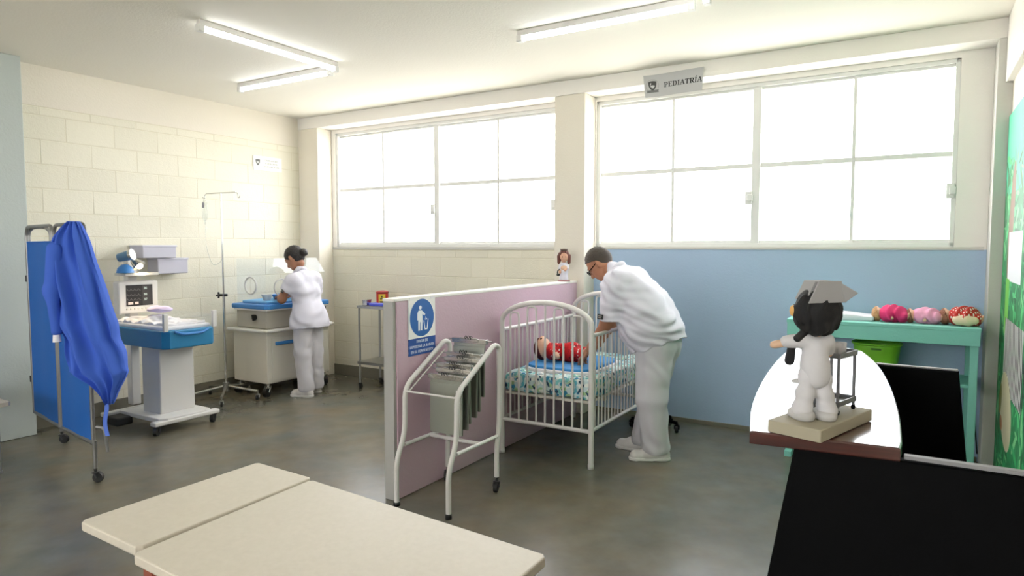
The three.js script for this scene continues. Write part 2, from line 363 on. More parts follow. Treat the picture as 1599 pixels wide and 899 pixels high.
{ // half-height partition in front of the column
  const w = structureGroup('wall_partition');
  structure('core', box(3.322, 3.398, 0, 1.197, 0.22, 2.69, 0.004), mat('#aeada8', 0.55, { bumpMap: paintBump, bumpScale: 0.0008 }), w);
  structure('pink_face', box(3.39, 3.408, 0.004, 1.197, 0.22, 2.665, 0.003), M.pink, w);
  structure('top_cap', box(3.318, 3.411, 1.194, 1.212, 0.22, 2.69, 0.004), M.white, w);
}
{ // jungle painting on the right wall; only foliage, bark and stripes
  const t = canvasTex(1024, 1024, (g, w, h) => {
    const gr = g; gr.fillStyle = '#1f8a4c'; gr.fillRect(0, 0, w, h);
    gr.fillStyle = '#4cc79a'; gr.fillRect(0, 0, w, h * 0.22);
    for (let i = 0; i < 900; i++) {
      const x = rnd() * w, y = h * 0.12 + rnd() * h * 0.9, l = 14 + rnd() * 34, a = rnd() * 6.28;
      gr.save(); gr.translate(x, y); gr.rotate(a); gr.fillStyle = ['#2fae62', '#187a3e', '#52c878', '#0f6a35', '#7fd08a'][i % 5]; gr.beginPath(); gr.ellipse(0, 0, l, l * 0.22, 0, 0, 7); gr.fill(); gr.restore();
    }
    gr.fillStyle = '#8a6a4e'; gr.beginPath(); gr.ellipse(150, 300, 44, 160, 0.2, 0, 7); gr.fill();
    gr.fillStyle = '#eef0f2'; gr.fillRect(120, 330, 240, 130);
    gr.fillStyle = '#73c043'; gr.fillRect(95, 455, 70, 150);
    gr.fillStyle = '#e8e8e4'; gr.fillRect(120, 560, 330, 190); gr.fillStyle = '#161616';
    for (let k = 0; k < 16; k++) { gr.beginPath(); gr.moveTo(118 + k * 22, 560); gr.quadraticCurveTo(150 + k * 22, 650, 126 + k * 22, 750); gr.lineTo(137 + k * 22, 750); gr.quadraticCurveTo(163 + k * 22, 650, 130 + k * 22, 560); gr.fill(); }
    gr.fillStyle = '#cfc7a4'; gr.beginPath(); gr.ellipse(200, 800, 120, 90, 0.5, 0, 7); gr.fill();
    gr.fillStyle = '#7b7a2c'; gr.beginPath(); gr.ellipse(90, 790, 26, 44, 0.2, 0, 7); gr.fill();
    gr.fillStyle = '#b0602e'; gr.beginPath(); gr.ellipse(120, 850, 26, 18, 0.4, 0, 7); gr.fill();
  });
  const g = new THREE.BoxGeometry(0.012, 2.34, 2.6); g.translate(XR - 0.008, 1.19, 0.235 + 1.3);
  single('mural', g, mat('#ffffff', 0.55, { map: t }), 'tall green jungle painting with leaves and black and white stripes on the right wall', 'mural', undefined, true);
}

// ---------------------------------------------------------------- tube lamps
const tubeGlow = mat('#ffffff', 0.4, { emissive: '#fbfdff', emissiveIntensity: 9 });
function tubeLamp(a, b, label) {                            // a, b ends in plan; the batten hangs against the ceiling
  const L = Math.hypot(b[0] - a[0], b[1] - a[1]), cx = (a[0] + b[0]) / 2, cz = (a[1] + b[1]) / 2, t = thing('tube_lamp', label, 'ceiling lamp', [cx, H, cz]);
  const along = Math.abs(b[0] - a[0]) > Math.abs(b[1] - a[1]), B = (u0, u1, v0, v1, y0, y1, r) => along ? box(cx + u0, cx + u1, y0, y1, cz + v0, cz + v1, r) : box(cx + v0, cx + v1, y0, y1, cz + u0, cz + u1, r);
  part('batten', B(-L / 2, L / 2, -0.02, 0.02, H - 0.04, H, 0.004), M.enamel, t);
  part('tube', along ? rod([cx - L / 2 + 0.02, H - 0.056, cz], [cx + L / 2 - 0.02, H - 0.056, cz], 0.016) : rod([cx, H - 0.056, cz - L / 2 + 0.02], [cx, H - 0.056, cz + L / 2 - 0.02], 0.016), tubeGlow, t);
  for (const s of [-1, 1]) part('end_cap', B(s * (L / 2 - 0.016) - 0.022, s * (L / 2 - 0.016) + 0.022, -0.022, 0.022, H - 0.078, H - 0.03, 0.006), M.alu, t);
  const l = new THREE.RectAreaLight('#f6faff', LAMP, along ? L : 0.05, along ? 0.05 : L); l.position.set(0, -0.082, 0); l.rotation.x = -Math.PI / 2; t.add(l);
}
tubeLamp([0.68, 1.66], [1.86, 1.66], 'ceiling tube lamp running beside the left windows, far arm of the left corner pair');
tubeLamp([1.96, 1.70], [1.96, 2.92], 'ceiling tube lamp pointing at the left windows, near arm of the left corner pair');
tubeLamp([3.62, 1.62], [4.84, 1.62], 'ceiling tube lamp parallel to the right windows, above the crib');
tubeLamp([4.93, 1.66], [4.93, 2.88], 'ceiling tube lamp pointing at the right windows, cut by the top edge');
tubeLamp([0.68, 6.2], [1.86, 6.2], 'ceiling tube lamp behind the camera over the left side, parallel to the windows');
tubeLamp([3.62, 6.2], [4.84, 6.2], 'ceiling tube lamp behind the camera over the middle of the room');

// ---------------------------------------------------------------- shared pieces
function caster(parent, x, z, r = 0.035, stem = 0.1, dir = [1, 0], mats = [M.charcoal, M.rubber]) {
  const [dx, dz] = dir, l = Math.hypot(dx, dz), ux = dx / l, uz = dz / l, ox = x + ux * r * 0.5, oz = z + uz * r * 0.5, w = r * 0.38;
  const c = part('caster', [rod([x, r * 1.9, z], [x, stem, z], r * 0.28), rod([x, r * 1.85, z], [x, r * 2.15, z], r * 0.75),
    ...[-1, 1].map((s) => { const px = -uz * s * (w + 0.006), pz = ux * s * (w + 0.006); return pipe([[x + px, r * 1.95, z + pz], [ox + px, r * 1.0, oz + pz]], r * 0.22, 0.01, 6); }).flat()], mats[0], parent);
  part('wheel', [rod([ox + uz * w, r, oz - ux * w], [ox - uz * w, r, oz + ux * w], r, r, 18)], mats[1], c);
  return c;
}

// ---------------------------------------------------------------- people
const Q = (c, f, u) => basis(c, f, u);
function headGeo(c, f, u, fem) {
  const sk = uni(0.03, ell([0, 0.03, -0.012], [0.074, 0.09, 0.094]), ell([0, -0.028, 0.028], [fem ? 0.055 : 0.061, 0.08, 0.064]), cap([-0.018, -0.088, 0.06], [0.018, -0.088, 0.06], fem ? 0.016 : 0.02),
    cap([-0.035, -0.075, 0.03], [-0.05, -0.03, -0.01], 0.026), cap([0.035, -0.075, 0.03], [0.05, -0.03, -0.01], 0.026), cap([0, -0.05, -0.03], [0, -0.085, -0.03], fem ? 0.04 : 0.05));
  const nose = uni(0.012, cap([0, 0.012, 0.086], [0, -0.026, 0.106], 0.008, 0.012), cap([-0.012, -0.03, 0.096], [0.012, -0.03, 0.096], 0.008));
  const ear = (s) => uni(0.01, ell([s * 0.078, -0.004, -0.006], [0.009, 0.03, 0.018]), ell([s * 0.075, -0.022, 0.0], [0.009, 0.013, 0.01]));
  const brow = cap([-0.034, 0.028, 0.076], [0.034, 0.028, 0.076], 0.012), lips = uni(0.004, ell([0, -0.052, 0.086], [0.022, 0.006, 0.01]), ell([0, -0.061, 0.084], [0.018, 0.006, 0.01]));
  const sockets = [-1, 1].map((s) => ell([s * 0.031, 0.008, 0.094], [0.017, 0.011, 0.016])), lids = [-1, 1].map((s) => ell([s * 0.031, 0.008, 0.076], [0.014, 0.012, 0.012]));
  const face = uni(0.015, sk, nose, brow);
  const all = (x, y, z) => { let d = smin(face(x, y, z), lips(x, y, z), 0.006); for (const s of sockets) d = -smin(-d, s(x, y, z), 0.012); for (const l of lids) d = smin(d, l(x, y, z), 0.004); return smin(d, Math.min(ear(1)(x, y, z), ear(-1)(x, y, z)), 0.008); };
  const g = sdfMesh(all, [-0.1, -0.19, -0.13], [0.1, 0.14, 0.13], 0.0042);
  return g.applyMatrix4(Q(c, f, u));
}
// a hand: palm, four fingers of unequal length bent at the knuckles, and a thumb from the side of the palm; s = 1 thumb on local +x
function handGeo(c, dir, back, s, curl, scale = 1) {
  const parts = [uni(0.02, cap([-0.026, 0, 0.02], [-0.03, 0, 0.085], 0.013), cap([0, 0, 0.0], [0, 0, 0.09], 0.0145), cap([0.026, 0, 0.02], [0.028, 0, 0.085], 0.013), cap([0, 0.002, -0.03], [0, 0, 0.01], 0.026, 0.022))];
  const lens = [[0.040, 0.026, 0.020], [0.045, 0.029, 0.022], [0.041, 0.027, 0.021], [0.031, 0.021, 0.018]];
  lens.forEach((L, i) => {
    let x = (0.030 - i * 0.020), y = 0, z = 0.09, a = 0.15 + curl * (0.35 + 0.08 * i), ps = [[x, y, z - 0.015]]; const sp = (1.5 - i) * 0.06;
    L.forEach((l) => { ps.push([x, y, z]); y -= Math.sin(a) * l; z += Math.cos(a) * l; x += sp * l; a += curl * 0.55; }); ps.push([x, y, z]);
    parts.push(uni(0.004, ...chain(ps, [0.0095, 0.0095, 0.0086, 0.008, 0.0072])));
  });
  const th = uni(0.008, ...chain([[0.022, -0.004, 0.012], [0.046, -0.014, 0.036], [0.056, -0.026, 0.064], [0.054, -0.034, 0.088]], [0.016, 0.0125, 0.0105, 0.008]));
  parts.push(th);
  const f = uni(0.006, ...parts), g = sdfMesh(f, [-0.06, -0.13, -0.07], [0.085, 0.04, 0.21], 0.0036);
  if (s < 0) { g.scale(-1, 1, 1); const ix = g.index.array; for (let i = 0; i < ix.length; i += 3) { const t = ix[i]; ix[i] = ix[i + 1]; ix[i + 1] = t; } }
  g.scale(scale, scale, scale);
  return g.applyMatrix4(Q(c, dir, back));
}
function shoeGeo(heel, toe, sole) {                          // heel and toe on the floor
  const f = V(toe[0] - heel[0], 0, toe[2] - heel[2]), L = f.length(), m = Q([(heel[0] + toe[0]) / 2, 0, (heel[2] + toe[2]) / 2], f.toArray(), [0, 1, 0]);
  const k = L / 2;
  const body = sole ? uni(0.02, cap([0, 0.012, -k + 0.045], [0, 0.012, 0], 0.044, 0.044), cap([0, 0.012, 0], [0.004, 0.012, k - 0.052], 0.046, 0.05))
    : uni(0.03, cap([0, 0.035, -k + 0.045], [0, 0.035, 0.0], 0.041), cap([0, 0.03, 0.0], [0.003, 0.026, k - 0.055], 0.043, 0.045), cap([0, 0.085, -k + 0.06], [0, 0.055, 0.01], 0.042, 0.036));
  const cutf = sole ? (x, y, z) => Math.max(body(x, y, z), y - 0.024, -y) : (x, y, z) => Math.max(body(x, y, z), 0.02 - y, y - 0.105);
  return sdfMesh(cutf, [-0.08, -0.012, -k - 0.03], [0.08, 0.14, k + 0.03], 0.006).applyMatrix4(m);
}
const fold = (k, a, q) => (x, y, z) => { const n = noise.noise(x * 5 + q, y * 5, z * 5); return a * Math.sin((x * k[0] + y * k[1] + z * k[2]) + 4 * n) * (0.4 + 0.6 * Math.abs(noise.noise(x * 4, y * 4 + q, z * 4) * 2)); };
const rumple = (f, ...fs) => (x, y, z) => { let d = f(x, y, z); if (d < 0.05) for (const q of fs) d += q(x, y, z); return d; };

function person(p) {
  const t = thing('person', p.label, 'person', p.base);
  const B = p.bones, body = uni(0.05, ...p.torso, ...B.armL, ...B.armR, ...B.legL, ...B.legR, ...p.neck);
  const geos = [sdfMesh(body, p.lo, p.hi, 0.012), headGeo(p.head.c, p.head.f, p.head.u, p.fem), ...p.hands.map((h) => handGeo(...h))];
  part('body', geos, p.skin, t);
  const shirt = uni(0.055, ...p.shirt), sleeves = p.sleeves.map((s) => uni(0.03, ...s.f)), sl = p.sleeves;
  const S = (x, y, z) => { let d = shirt(x, y, z); sl.forEach((s, i) => { d = smin(d, Math.max(sleeves[i](x, y, z), s.n[0] * x + s.n[1] * y + s.n[2] * z - s.h), 0.05); }); return Math.max(d, -(p.hem[0] * x + p.hem[1] * y + p.hem[2] * z - p.hem[3])); };
  part('shirt', sdfMesh(rumple(S, ...p.folds), p.lo, p.hi, 0.0095), M.uniform, t);
  const tr = uni(0.035, ...p.trousers[0]), tl = uni(0.035, ...p.trousers[1]), legs = uni(0.02, tr, tl);
  const T = (x, y, z) => Math.max(legs(x, y, z), 0.055 - y + 0.02 * (z - p.base[2]), y - p.waist);
  part('trousers', sdfMesh(rumple(T, fold([34, 7, 34], 0.006, 3), fold([30, 30, -30], 0.0035, 9)), p.lo, p.hi, 0.0095), M.uniformtrouser, t);
  for (const [h, e] of p.shoes) { const s = part('shoe', shoeGeo(h, e, false), M.shoe, t); part('sole', shoeGeo(h, e, true), M.plasticwhite, s); }
  return t;
}
{ // ---- the man bending over the crib
  const t = person({
    label: 'person in white uniform and black glasses bending over the white crib', base: [4.44, 0, 1.09], skin: M.skin, fem: false, lo: [3.78, 0.01, 0.70], hi: [4.76, 1.6, 1.46],
    head: { c: [4.005, 1.385, 1.075], f: [-0.66, -0.75, 0.16], u: [-0.74, 0.67, 0.08] },
    neck: [cap([4.16, 1.32, 1.08], [4.05, 1.36, 1.075], 0.062, 0.055)],
    torso: [cap([4.46, 0.86, 1.08], [4.38, 1.04, 1.08], 0.12, 0.14), cap([4.38, 1.04, 1.08], [4.26, 1.21, 1.08], 0.13, 0.085), cap([4.19, 1.255, 0.94], [4.20, 1.255, 1.22], 0.045)],
    bones: {
      armL: chain([[4.21, 1.235, 1.27], [4.17, 0.995, 1.30], [4.0, 0.775, 1.235]], [0.05, 0.045, 0.03]), armR: chain([[4.15, 1.24, 0.90], [4.08, 1.0, 0.87], [3.95, 0.77, 0.98]], [0.055, 0.045, 0.03]),
      legL: chain([[4.47, 0.84, 1.18], [4.46, 0.46, 1.18], [4.51, 0.09, 1.11]], [0.1, 0.065, 0.045]), legR: chain([[4.45, 0.84, 0.98], [4.39, 0.46, 0.98], [4.33, 0.09, 0.99]], [0.1, 0.065, 0.045]),
    },
    hands: [[[3.985, 0.755, 1.23], [-0.62, -0.62, -0.25], [-0.72, 0.66, 0.1], 1, 0.8], [[3.94, 0.752, 0.985], [-0.66, -0.62, 0.22], [-0.7, 0.7, 0.1], -1, 0.8]],
    shirt: [cap([4.48, 0.77, 1.06], [4.48, 0.77, 1.10], 0.2), cap([4.44, 0.9, 1.05], [4.44, 0.9, 1.11], 0.19), cap([4.40, 0.95, 1.0], [4.40, 0.95, 1.17], 0.185), cap([4.36, 1.06, 1.02], [4.36, 1.06, 1.16], 0.185), cap([4.28, 1.18, 0.99], [4.28, 1.18, 1.18], 0.15), cap([4.215, 1.27, 0.98], [4.22, 1.27, 1.19], 0.105), cap([4.20, 1.265, 0.90], [4.215, 1.26, 1.27], 0.075), cap([4.18, 1.31, 1.08], [4.13, 1.335, 1.08], 0.085, 0.07)],
    sleeves: [{ f: chain([[4.205, 1.24, 1.275], [4.20, 1.1, 1.30], [4.185, 0.98, 1.305]], [0.088, 0.084, 0.088]), n: [0.03, -1, 0], h: -0.875 }, { f: chain([[4.14, 1.25, 0.90], [4.09, 1.0, 0.88]], [0.085, 0.082]), n: [0, -1, 0], h: -1.01 }],
    hem: [-0.34, 0.94, 0, -0.757],
    folds: [fold([14, 22, 0], 0.009, 1), fold([40, 60, 14], 0.007, 5), fold([34, 110, 12], 0.0035, 2)],
    trousers: [[cap([4.46, 0.84, 1.01], [4.46, 0.84, 1.15], 0.14), ...chain([[4.465, 0.80, 0.99], [4.395, 0.46, 0.985], [4.335, 0.10, 0.985]], [0.125, 0.098, 0.092])], [cap([4.46, 0.84, 1.01], [4.46, 0.84, 1.15], 0.14), ...chain([[4.465, 0.80, 1.165], [4.455, 0.46, 1.175], [4.47, 0.10, 1.13]], [0.13, 0.107, 0.1])]],
    waist: 0.93, shoes: [[[4.57, 0, 1.09], [4.30, 0, 1.225]], [[4.385, 0, 0.995], [4.105, 0, 0.975]]],
  });
  const m = Q([4.005, 1.385, 1.075], [-0.66, -0.75, 0.16], [-0.74, 0.67, 0.08]);
  const hairF = (x, y, z) => Math.max(uni(0.02, ell([0, 0.036, -0.016], [0.083, 0.097, 0.101]))(x, y, z), (0.034 + 0.62 * z) - y, z - 0.075) + 0.003 * noise.noise(x * 90, y * 90, z * 60);
  part('hair', [sdfMesh((x, y, z) => Math.min(hairF(x, y, z), Math.max(ell([0, 0.02, -0.02], [0.08, 0.09, 0.098])(x, y, z), z + 0.012, -0.075 - y)), [-0.11, -0.1, -0.14], [0.11, 0.16, 0.12], 0.0045).applyMatrix4(m)], M.hairman, t);
  const ring = (s) => new THREE.TorusGeometry(0.02, 0.0028, 6, 20).scale(1.15, 0.8, 1).translate(s * 0.03, 0.008, 0.104);
  part('glasses', [ring(1), ring(-1), rod([-0.009, 0.01, 0.104], [0.009, 0.01, 0.104], 0.0025), ...[-1, 1].map((s) => rod([s * 0.053, 0.012, 0.1], [s * 0.083, 0.012, -0.01], 0.003))].map((g) => g.applyMatrix4(m)), M.black, t);
  for (const s of [-1, 1]) part('eyebrow', ell2(s * 0.031, 0.032, 0.087).applyMatrix4(m), M.hairman, t);
  part('collar', [new THREE.TorusGeometry(0.073, 0.017, 8, 28).scale(1, 1.06, 1.5).applyMatrix4(Q([4.135, 1.335, 1.08], [-0.72, 0.62, 0], [0.6, 0.75, 0]))], M.uniform, t);
  const bm = Q([4.15, 1.03, 1.392], [-0.3, 0.06, 1], [0.02, 1, 0]), bd = part('sleeve_badge', [new RoundedBoxGeometry(0.052, 0.036, 0.006, 1, 0.002).applyMatrix4(bm)], M.charcoal, t);
  part('lettering', [0, 1].map((k) => new THREE.BoxGeometry(0.034 - k * 0.01, 0.004, 0.002).translate(-0.003, 0.006 - k * 0.012, 0.0035).applyMatrix4(bm)), M.greypaint, bd);
}
function ell2(x, y, z) { return ball(x, y, z, 0.017, 0.0035, 0.005, 10); }
{ // ---- the woman at the incubator
  const hc = [0.55, 1.395, 0.955], hf = [-0.74, -0.62, 0.22], hu = [-0.6, 0.78, 0.05];
  const t = person({
    label: 'person in white uniform with hair in a bun reaching into the incubator', base: [0.74, 0, 0.95], skin: M.skinw, fem: true, lo: [0.22, 0.01, 0.62], hi: [1.02, 1.56, 1.3],
    head: { c: hc, f: hf, u: hu }, neck: [cap([0.65, 1.22, 0.95], [0.575, 1.335, 0.953], 0.04, 0.038)],
    torso: [cap([0.74, 0.84, 0.90], [0.74, 0.84, 1.0], 0.095), cap([0.73, 0.9, 0.95], [0.69, 1.1, 0.95], 0.075, 0.08), cap([0.67, 1.165, 0.86], [0.66, 1.165, 1.04], 0.045)],
    bones: {
      armL: chain([[0.665, 1.18, 1.105], [0.58, 0.99, 1.15], [0.41, 1.0, 1.03]], [0.045, 0.036, 0.025]), armR: chain([[0.67, 1.18, 0.79], [0.56, 1.0, 0.74], [0.40, 1.0, 0.84]], [0.045, 0.036, 0.025]),
      legL: chain([[0.75, 0.82, 1.03], [0.75, 0.45, 1.04], [0.80, 0.08, 1.04]], [0.09, 0.055, 0.04]), legR: chain([[0.74, 0.82, 0.87], [0.73, 0.45, 0.88], [0.71, 0.08, 0.84]], [0.09, 0.055, 0.04]),
    },
    hands: [[[0.395, 1.0, 1.02], [-0.85, -0.15, -0.5], [-0.1, 1, 0], -1, 0.7, 0.9], [[0.385, 1.0, 0.85], [-0.9, -0.15, 0.3], [-0.1, 1, 0], 1, 0.7, 0.9]],
    shirt: [cap([0.755, 0.70, 0.89], [0.755, 0.70, 1.01], 0.146), cap([0.75, 0.76, 0.89], [0.748, 0.80, 0.89], 0.136), cap([0.75, 0.76, 1.01], [0.748, 0.80, 1.01], 0.136), cap([0.742, 0.86, 0.91], [0.742, 0.86, 0.99], 0.116), cap([0.725, 0.92, 0.91], [0.725, 0.92, 0.99], 0.1), cap([0.70, 1.05, 0.89], [0.70, 1.05, 1.01], 0.108), cap([0.672, 1.17, 0.85], [0.668, 1.17, 1.05], 0.08), cap([0.655, 1.22, 0.95], [0.625, 1.265, 0.95], 0.075, 0.058)],
    sleeves: [{ f: chain([[0.665, 1.17, 1.08], [0.61, 1.04, 1.135]], [0.075, 0.07]), n: [-0.42, -0.88, 0.2], h: -0.98 }, { f: chain([[0.675, 1.18, 0.80], [0.62, 1.06, 0.745]], [0.075, 0.072]), n: [-0.42, -0.88, -0.2], h: -1.3 }],
    hem: [-0.08, 1, 0, 0.633], folds: [fold([26, 34, 16], 0.0045, 21), fold([44, 60, 30], 0.003, 15)],
    trousers: [[cap([0.745, 0.82, 0.91], [0.745, 0.82, 0.99], 0.11), ...chain([[0.745, 0.78, 0.88], [0.735, 0.45, 0.875], [0.725, 0.10, 0.855]], [0.10, 0.082, 0.078])], [cap([0.745, 0.82, 0.91], [0.745, 0.82, 0.99], 0.11), ...chain([[0.75, 0.78, 1.03], [0.75, 0.45, 1.045], [0.785, 0.10, 1.04]], [0.105, 0.085, 0.08])]],
    waist: 0.88, shoes: [[[0.86, 0, 1.015], [0.615, 0, 1.09]], [[0.765, 0, 0.825], [0.53, 0, 0.88]]],
  });
  const m = Q(hc, hf, hu);
  const hairF = (x, y, z) => Math.min(Math.max(ell([0, 0.034, -0.016], [0.085, 0.1, 0.104])(x, y, z), (-0.03 + 0.95 * z) - y, z - 0.07), Math.max(ell([0, 0.0, -0.025], [0.078, 0.085, 0.092])(x, y, z), z + 0.005));
  part('hair', sdfMesh((x, y, z) => smin(hairF(x, y, z), ell([0, -0.02, -0.128], [0.042, 0.042, 0.036])(x, y, z), 0.02) + 0.0025 * noise.noise(x * 80, y * 80, z * 60), [-0.11, -0.11, -0.19], [0.11, 0.16, 0.12], 0.005).applyMatrix4(m), M.hairdark, t);
  part('collar', [new THREE.TorusGeometry(0.058, 0.013, 8, 24).scale(1, 1.05, 1.5).applyMatrix4(Q([0.625, 1.265, 0.95], [-0.5, 0.85, 0], [0.85, 0.5, 0]))], M.uniform, t);
  const bm = Q([0.655, 1.075, 1.205], [-0.1, 0.25, 1], [0.35, 0.9, -0.1]), bd = part('sleeve_badge', [new RoundedBoxGeometry(0.04, 0.032, 0.006, 1, 0.002).applyMatrix4(bm)], M.charcoal, t);
  part('lettering', new THREE.BoxGeometry(0.024, 0.004, 0.002).translate(0, 0.003, 0.0035).applyMatrix4(bm), M.greypaint, bd);
}

// ---------------------------------------------------------------- crib
{
  const x0 = 3.445, x1 = 4.16, zN = 1.555, zF = 0.36, t = thing('crib', 'white enamelled metal hospital crib with arched ends and barred sides', 'crib', [3.8, 0, 0.96]);
  const R = 0.019;
  const arch = (z) => { const p = [[x0, 0.0, z], [x0, 0.99, z]]; for (let k = 1; k < 14; k++) { const a = Math.PI * (1 - k / 14); p.push([(x0 + x1) / 2 + Math.cos(a) * (x1 - x0) / 2, 0.98 + Math.sin(a) * 0.145, z]); } p.push([x1, 0.99, z], [x1, 0, z]); return pipe(p, R, 0.06, 12); };
  for (const z of [zN, zF]) {
    part('end_frame', [...arch(z), rod([x0, 0.255, z], [x1, 0.255, z], 0.014), ...[x0, x1].map((x) => lathe([[0, 0], [0.021, 0], [0.021, 0.03], [0, 0.032]], x, 0, z, 14))].flat(), M.enamel, t);
    const n = 9, X = (k) => x0 + (x1 - x0) * (k + 1) / 10, top = (x) => 0.98 + 0.145 * Math.sqrt(Math.max(0, 1 - ((x - (x0 + x1) / 2) / ((x1 - x0) / 2)) ** 2));
    for (const [a, b] of [[0, 1], [2, 3], [5, 6], [7, 8]]) {
      const h = Math.min(top(X(a)), top(X(b))) - 0.035;
      part('bar', pipe([[X(a), 0.26, z], [X(a), h - 0.02, z], [X(a) + 0.004, h + 0.012, z], [X(b) - 0.004, h + 0.012, z], [X(b), h - 0.02, z], [X(b), 0.26, z]], 0.0078, 0.045, 8), M.enamel, t);
    }
    part('bar', rod([X(4), 0.26, z], [X(4), top(X(4)) - 0.005, z], 0.0078, 0.0078, 10), M.enamel, t);
  }
  for (const x of [x0, x1]) {
    part('side_rail', rod([x, 0.915, zF + 0.02], [x, 0.915, zN - 0.02], 0.0135), M.enamel, t); part('side_rail', rod([x, 0.262, zF + 0.02], [x, 0.262, zN - 0.02], 0.0125), M.enamel, t);
    for (let k = 0; k < 19; k++) { const z = zF + (zN - zF) * (k + 1) / 20; part('bar', rod([x, 0.262, z], [x, 0.915, z], 0.006, 0.006, 8), M.enamel, t); }
  }
  part('bed_base', [box(x0 + 0.02, x1 - 0.02, 0.44, 0.46, zF + 0.02, zN - 0.02, 0.004), ...[0.25, 0.5, 0.75].map((k) => box(x0 + 0.02, x1 - 0.02, 0.41, 0.44, zF + (zN - zF) * k - 0.015, zF + (zN - zF) * k + 0.015, 0.003))], M.enamelwarm, t);
  const print = canvasTex(512, 512, (g, w, h) => {
    g.fillStyle = '#c9dfe0'; g.fillRect(0, 0, w, h);
    for (let i = 0; i < 260; i++) { g.save(); g.translate(rnd() * w, rnd() * h); g.rotate(rnd() * 6.28); g.fillStyle = ['#5fb4c8', '#f4f6f2', '#2e4f68', '#7cc4c4', '#3d8fb5', '#e8efe8', '#a9cf9e'][i % 7]; g.beginPath(); g.ellipse(0, 0, 8 + rnd() * 26, 5 + rnd() * 15, 0, 0, 7); g.fill(); g.restore(); }
  }, 0.42);
  const f = (x, y, z) => { const q = [Math.abs(x - 3.803) - 0.325, Math.abs(y - 0.535) - 0.05, Math.abs(z - 0.957) - 0.56]; return Math.hypot(Math.max(q[0], 0), Math.max(q[1], 0), Math.max(q[2], 0)) + Math.min(0, Math.max(...q)) - 0.022 + 0.012 * noise.noise(x * 9, y * 14, z * 9) + 0.004 * Math.sin(x * 60 + 6 * noise.noise(x * 6, y * 6, z * 6)) * (Math.abs(z - 0.957) > 0.5 ? 1 : 0.3); };
  single('crib_mattress', sdfMesh(f, [3.42, 0.43, 0.34], [4.19, 0.67, 1.58], 0.014), mat('#ffffff', 0.85, { map: print }), 'crib mattress in a teal, white and navy printed sheet', 'mattress');
  const pad = (r, y) => { const p = []; for (let k = 0; k < 40; k++) { const a = k / 40 * Math.PI * 2, c = Math.cos(a), s = Math.sin(a); p.push([3.79 + Math.sign(c) * Math.abs(c) ** 0.45 * (0.27 + r), 1.08 + Math.sign(s) * Math.abs(s) ** 0.45 * (0.33 + r)]); } return extrudeXZ(p, y[0], y[1], 0.006); };
  const cp = single('changing_pad', pad(0, [0.605, 0.643]), mat('#3d93d6', 0.6), 'blue changing pad with a white edge lying on the crib mattress', 'pad');
  const cb = new THREE.Vector3().copy(cp.position); cp.userData.basePoint = cb; part('edging', pad(0.022, [0.601, 0.625]), M.sheet, cp); delete cp.userData.basePoint; cp.children.forEach((c) => delete c.userData.basePoint);
}
// ---------------------------------------------------------------- dolls
function babyGeo(o) {                                        // skin of a lying baby doll: local x along the body (head at -x), y up, z across
  return uni(0.018, ell([-0.16, 0.06, 0], [0.062, 0.058, 0.058]), cap([-0.1, 0.045, 0], [0.1, 0.045, 0], 0.035, 0.042), cap([-0.075, 0.05, 0.04], [0.0, 0.04, 0.1], 0.02, 0.015), cap([-0.075, 0.05, -0.04], [-0.01, 0.055, -0.1], 0.02, 0.015),
    cap([0.1, 0.04, 0.03], [0.2, 0.05, 0.06], 0.026, 0.017), cap([0.2, 0.05, 0.06], [0.215, 0.075, 0.062], 0.016, 0.013), cap([0.1, 0.04, -0.03], [0.2, 0.05, -0.05], 0.026, 0.017), cap([0.2, 0.05, -0.05], [0.215, 0.075, -0.052], 0.016, 0.013),
    ell([-0.17, 0.115, 0], [0.012, 0.012, 0.012]), cap([0.0, 0.04, 0.1], [0.02, 0.036, 0.112], 0.015, 0.012), cap([-0.01, 0.055, -0.1], [0.01, 0.05, -0.112], 0.015, 0.012));
}
{
  const t = thing('baby_doll', 'baby doll in red clothes lying on the blue pad inside the crib', 'doll', [3.72, 0.643, 1.12]);
  t.rotation.y = 0.12; t.scale.set(1.0, 1.45, 1.3); delete t.userData.basePoint;
  const m = mat('#e2b394', 0.5);
  part('body', sdfMesh(babyGeo(), [-0.25, -0.02, -0.15], [0.26, 0.15, 0.15], 0.006), m, t);
  const red = canvasTex(256, 256, (g, w, h) => { g.fillStyle = '#c8141c'; g.fillRect(0, 0, w, h); for (let i = 0; i < 60; i++) { g.fillStyle = i % 3 ? '#5a0d18' : '#f3e3e0'; g.beginPath(); g.arc(rnd() * w, rnd() * h, 3 + rnd() * 7, 0, 7); g.fill(); } }, 0.16);
  part('romper', sdfMesh(rumple(uni(0.02, cap([-0.095, 0.047, 0], [0.1, 0.048, 0], 0.044, 0.054), cap([0.1, 0.042, 0.03], [0.17, 0.05, 0.05], 0.034, 0.028), cap([0.1, 0.042, -0.03], [0.17, 0.05, -0.045], 0.034, 0.028), cap([-0.075, 0.05, 0.04], [-0.02, 0.043, 0.08], 0.028, 0.024), cap([-0.075, 0.05, -0.04], [-0.03, 0.053, -0.08], 0.028, 0.024)), fold([40, 20, 30], 0.003, 2)), [-0.2, -0.03, -0.15], [0.25, 0.14, 0.15], 0.006), mat('#ffffff', 0.8, { map: red }), t);
  part('hair', sdfMesh((x, y, z) => Math.max(ell([-0.165, 0.06, 0], [0.067, 0.063, 0.063])(x, y, z), x + 0.168 + 0.5 * (y - 0.06)), [-0.25, -0.02, -0.1], [-0.05, 0.15, 0.1], 0.006), mat('#5b1a1c', 0.7), t);
  for (const s of [-1, 1]) part('eye', ball(-0.165, 0.112, s * 0.022, 0.008, 0.006, 0.007, 10), M.black, t);
}
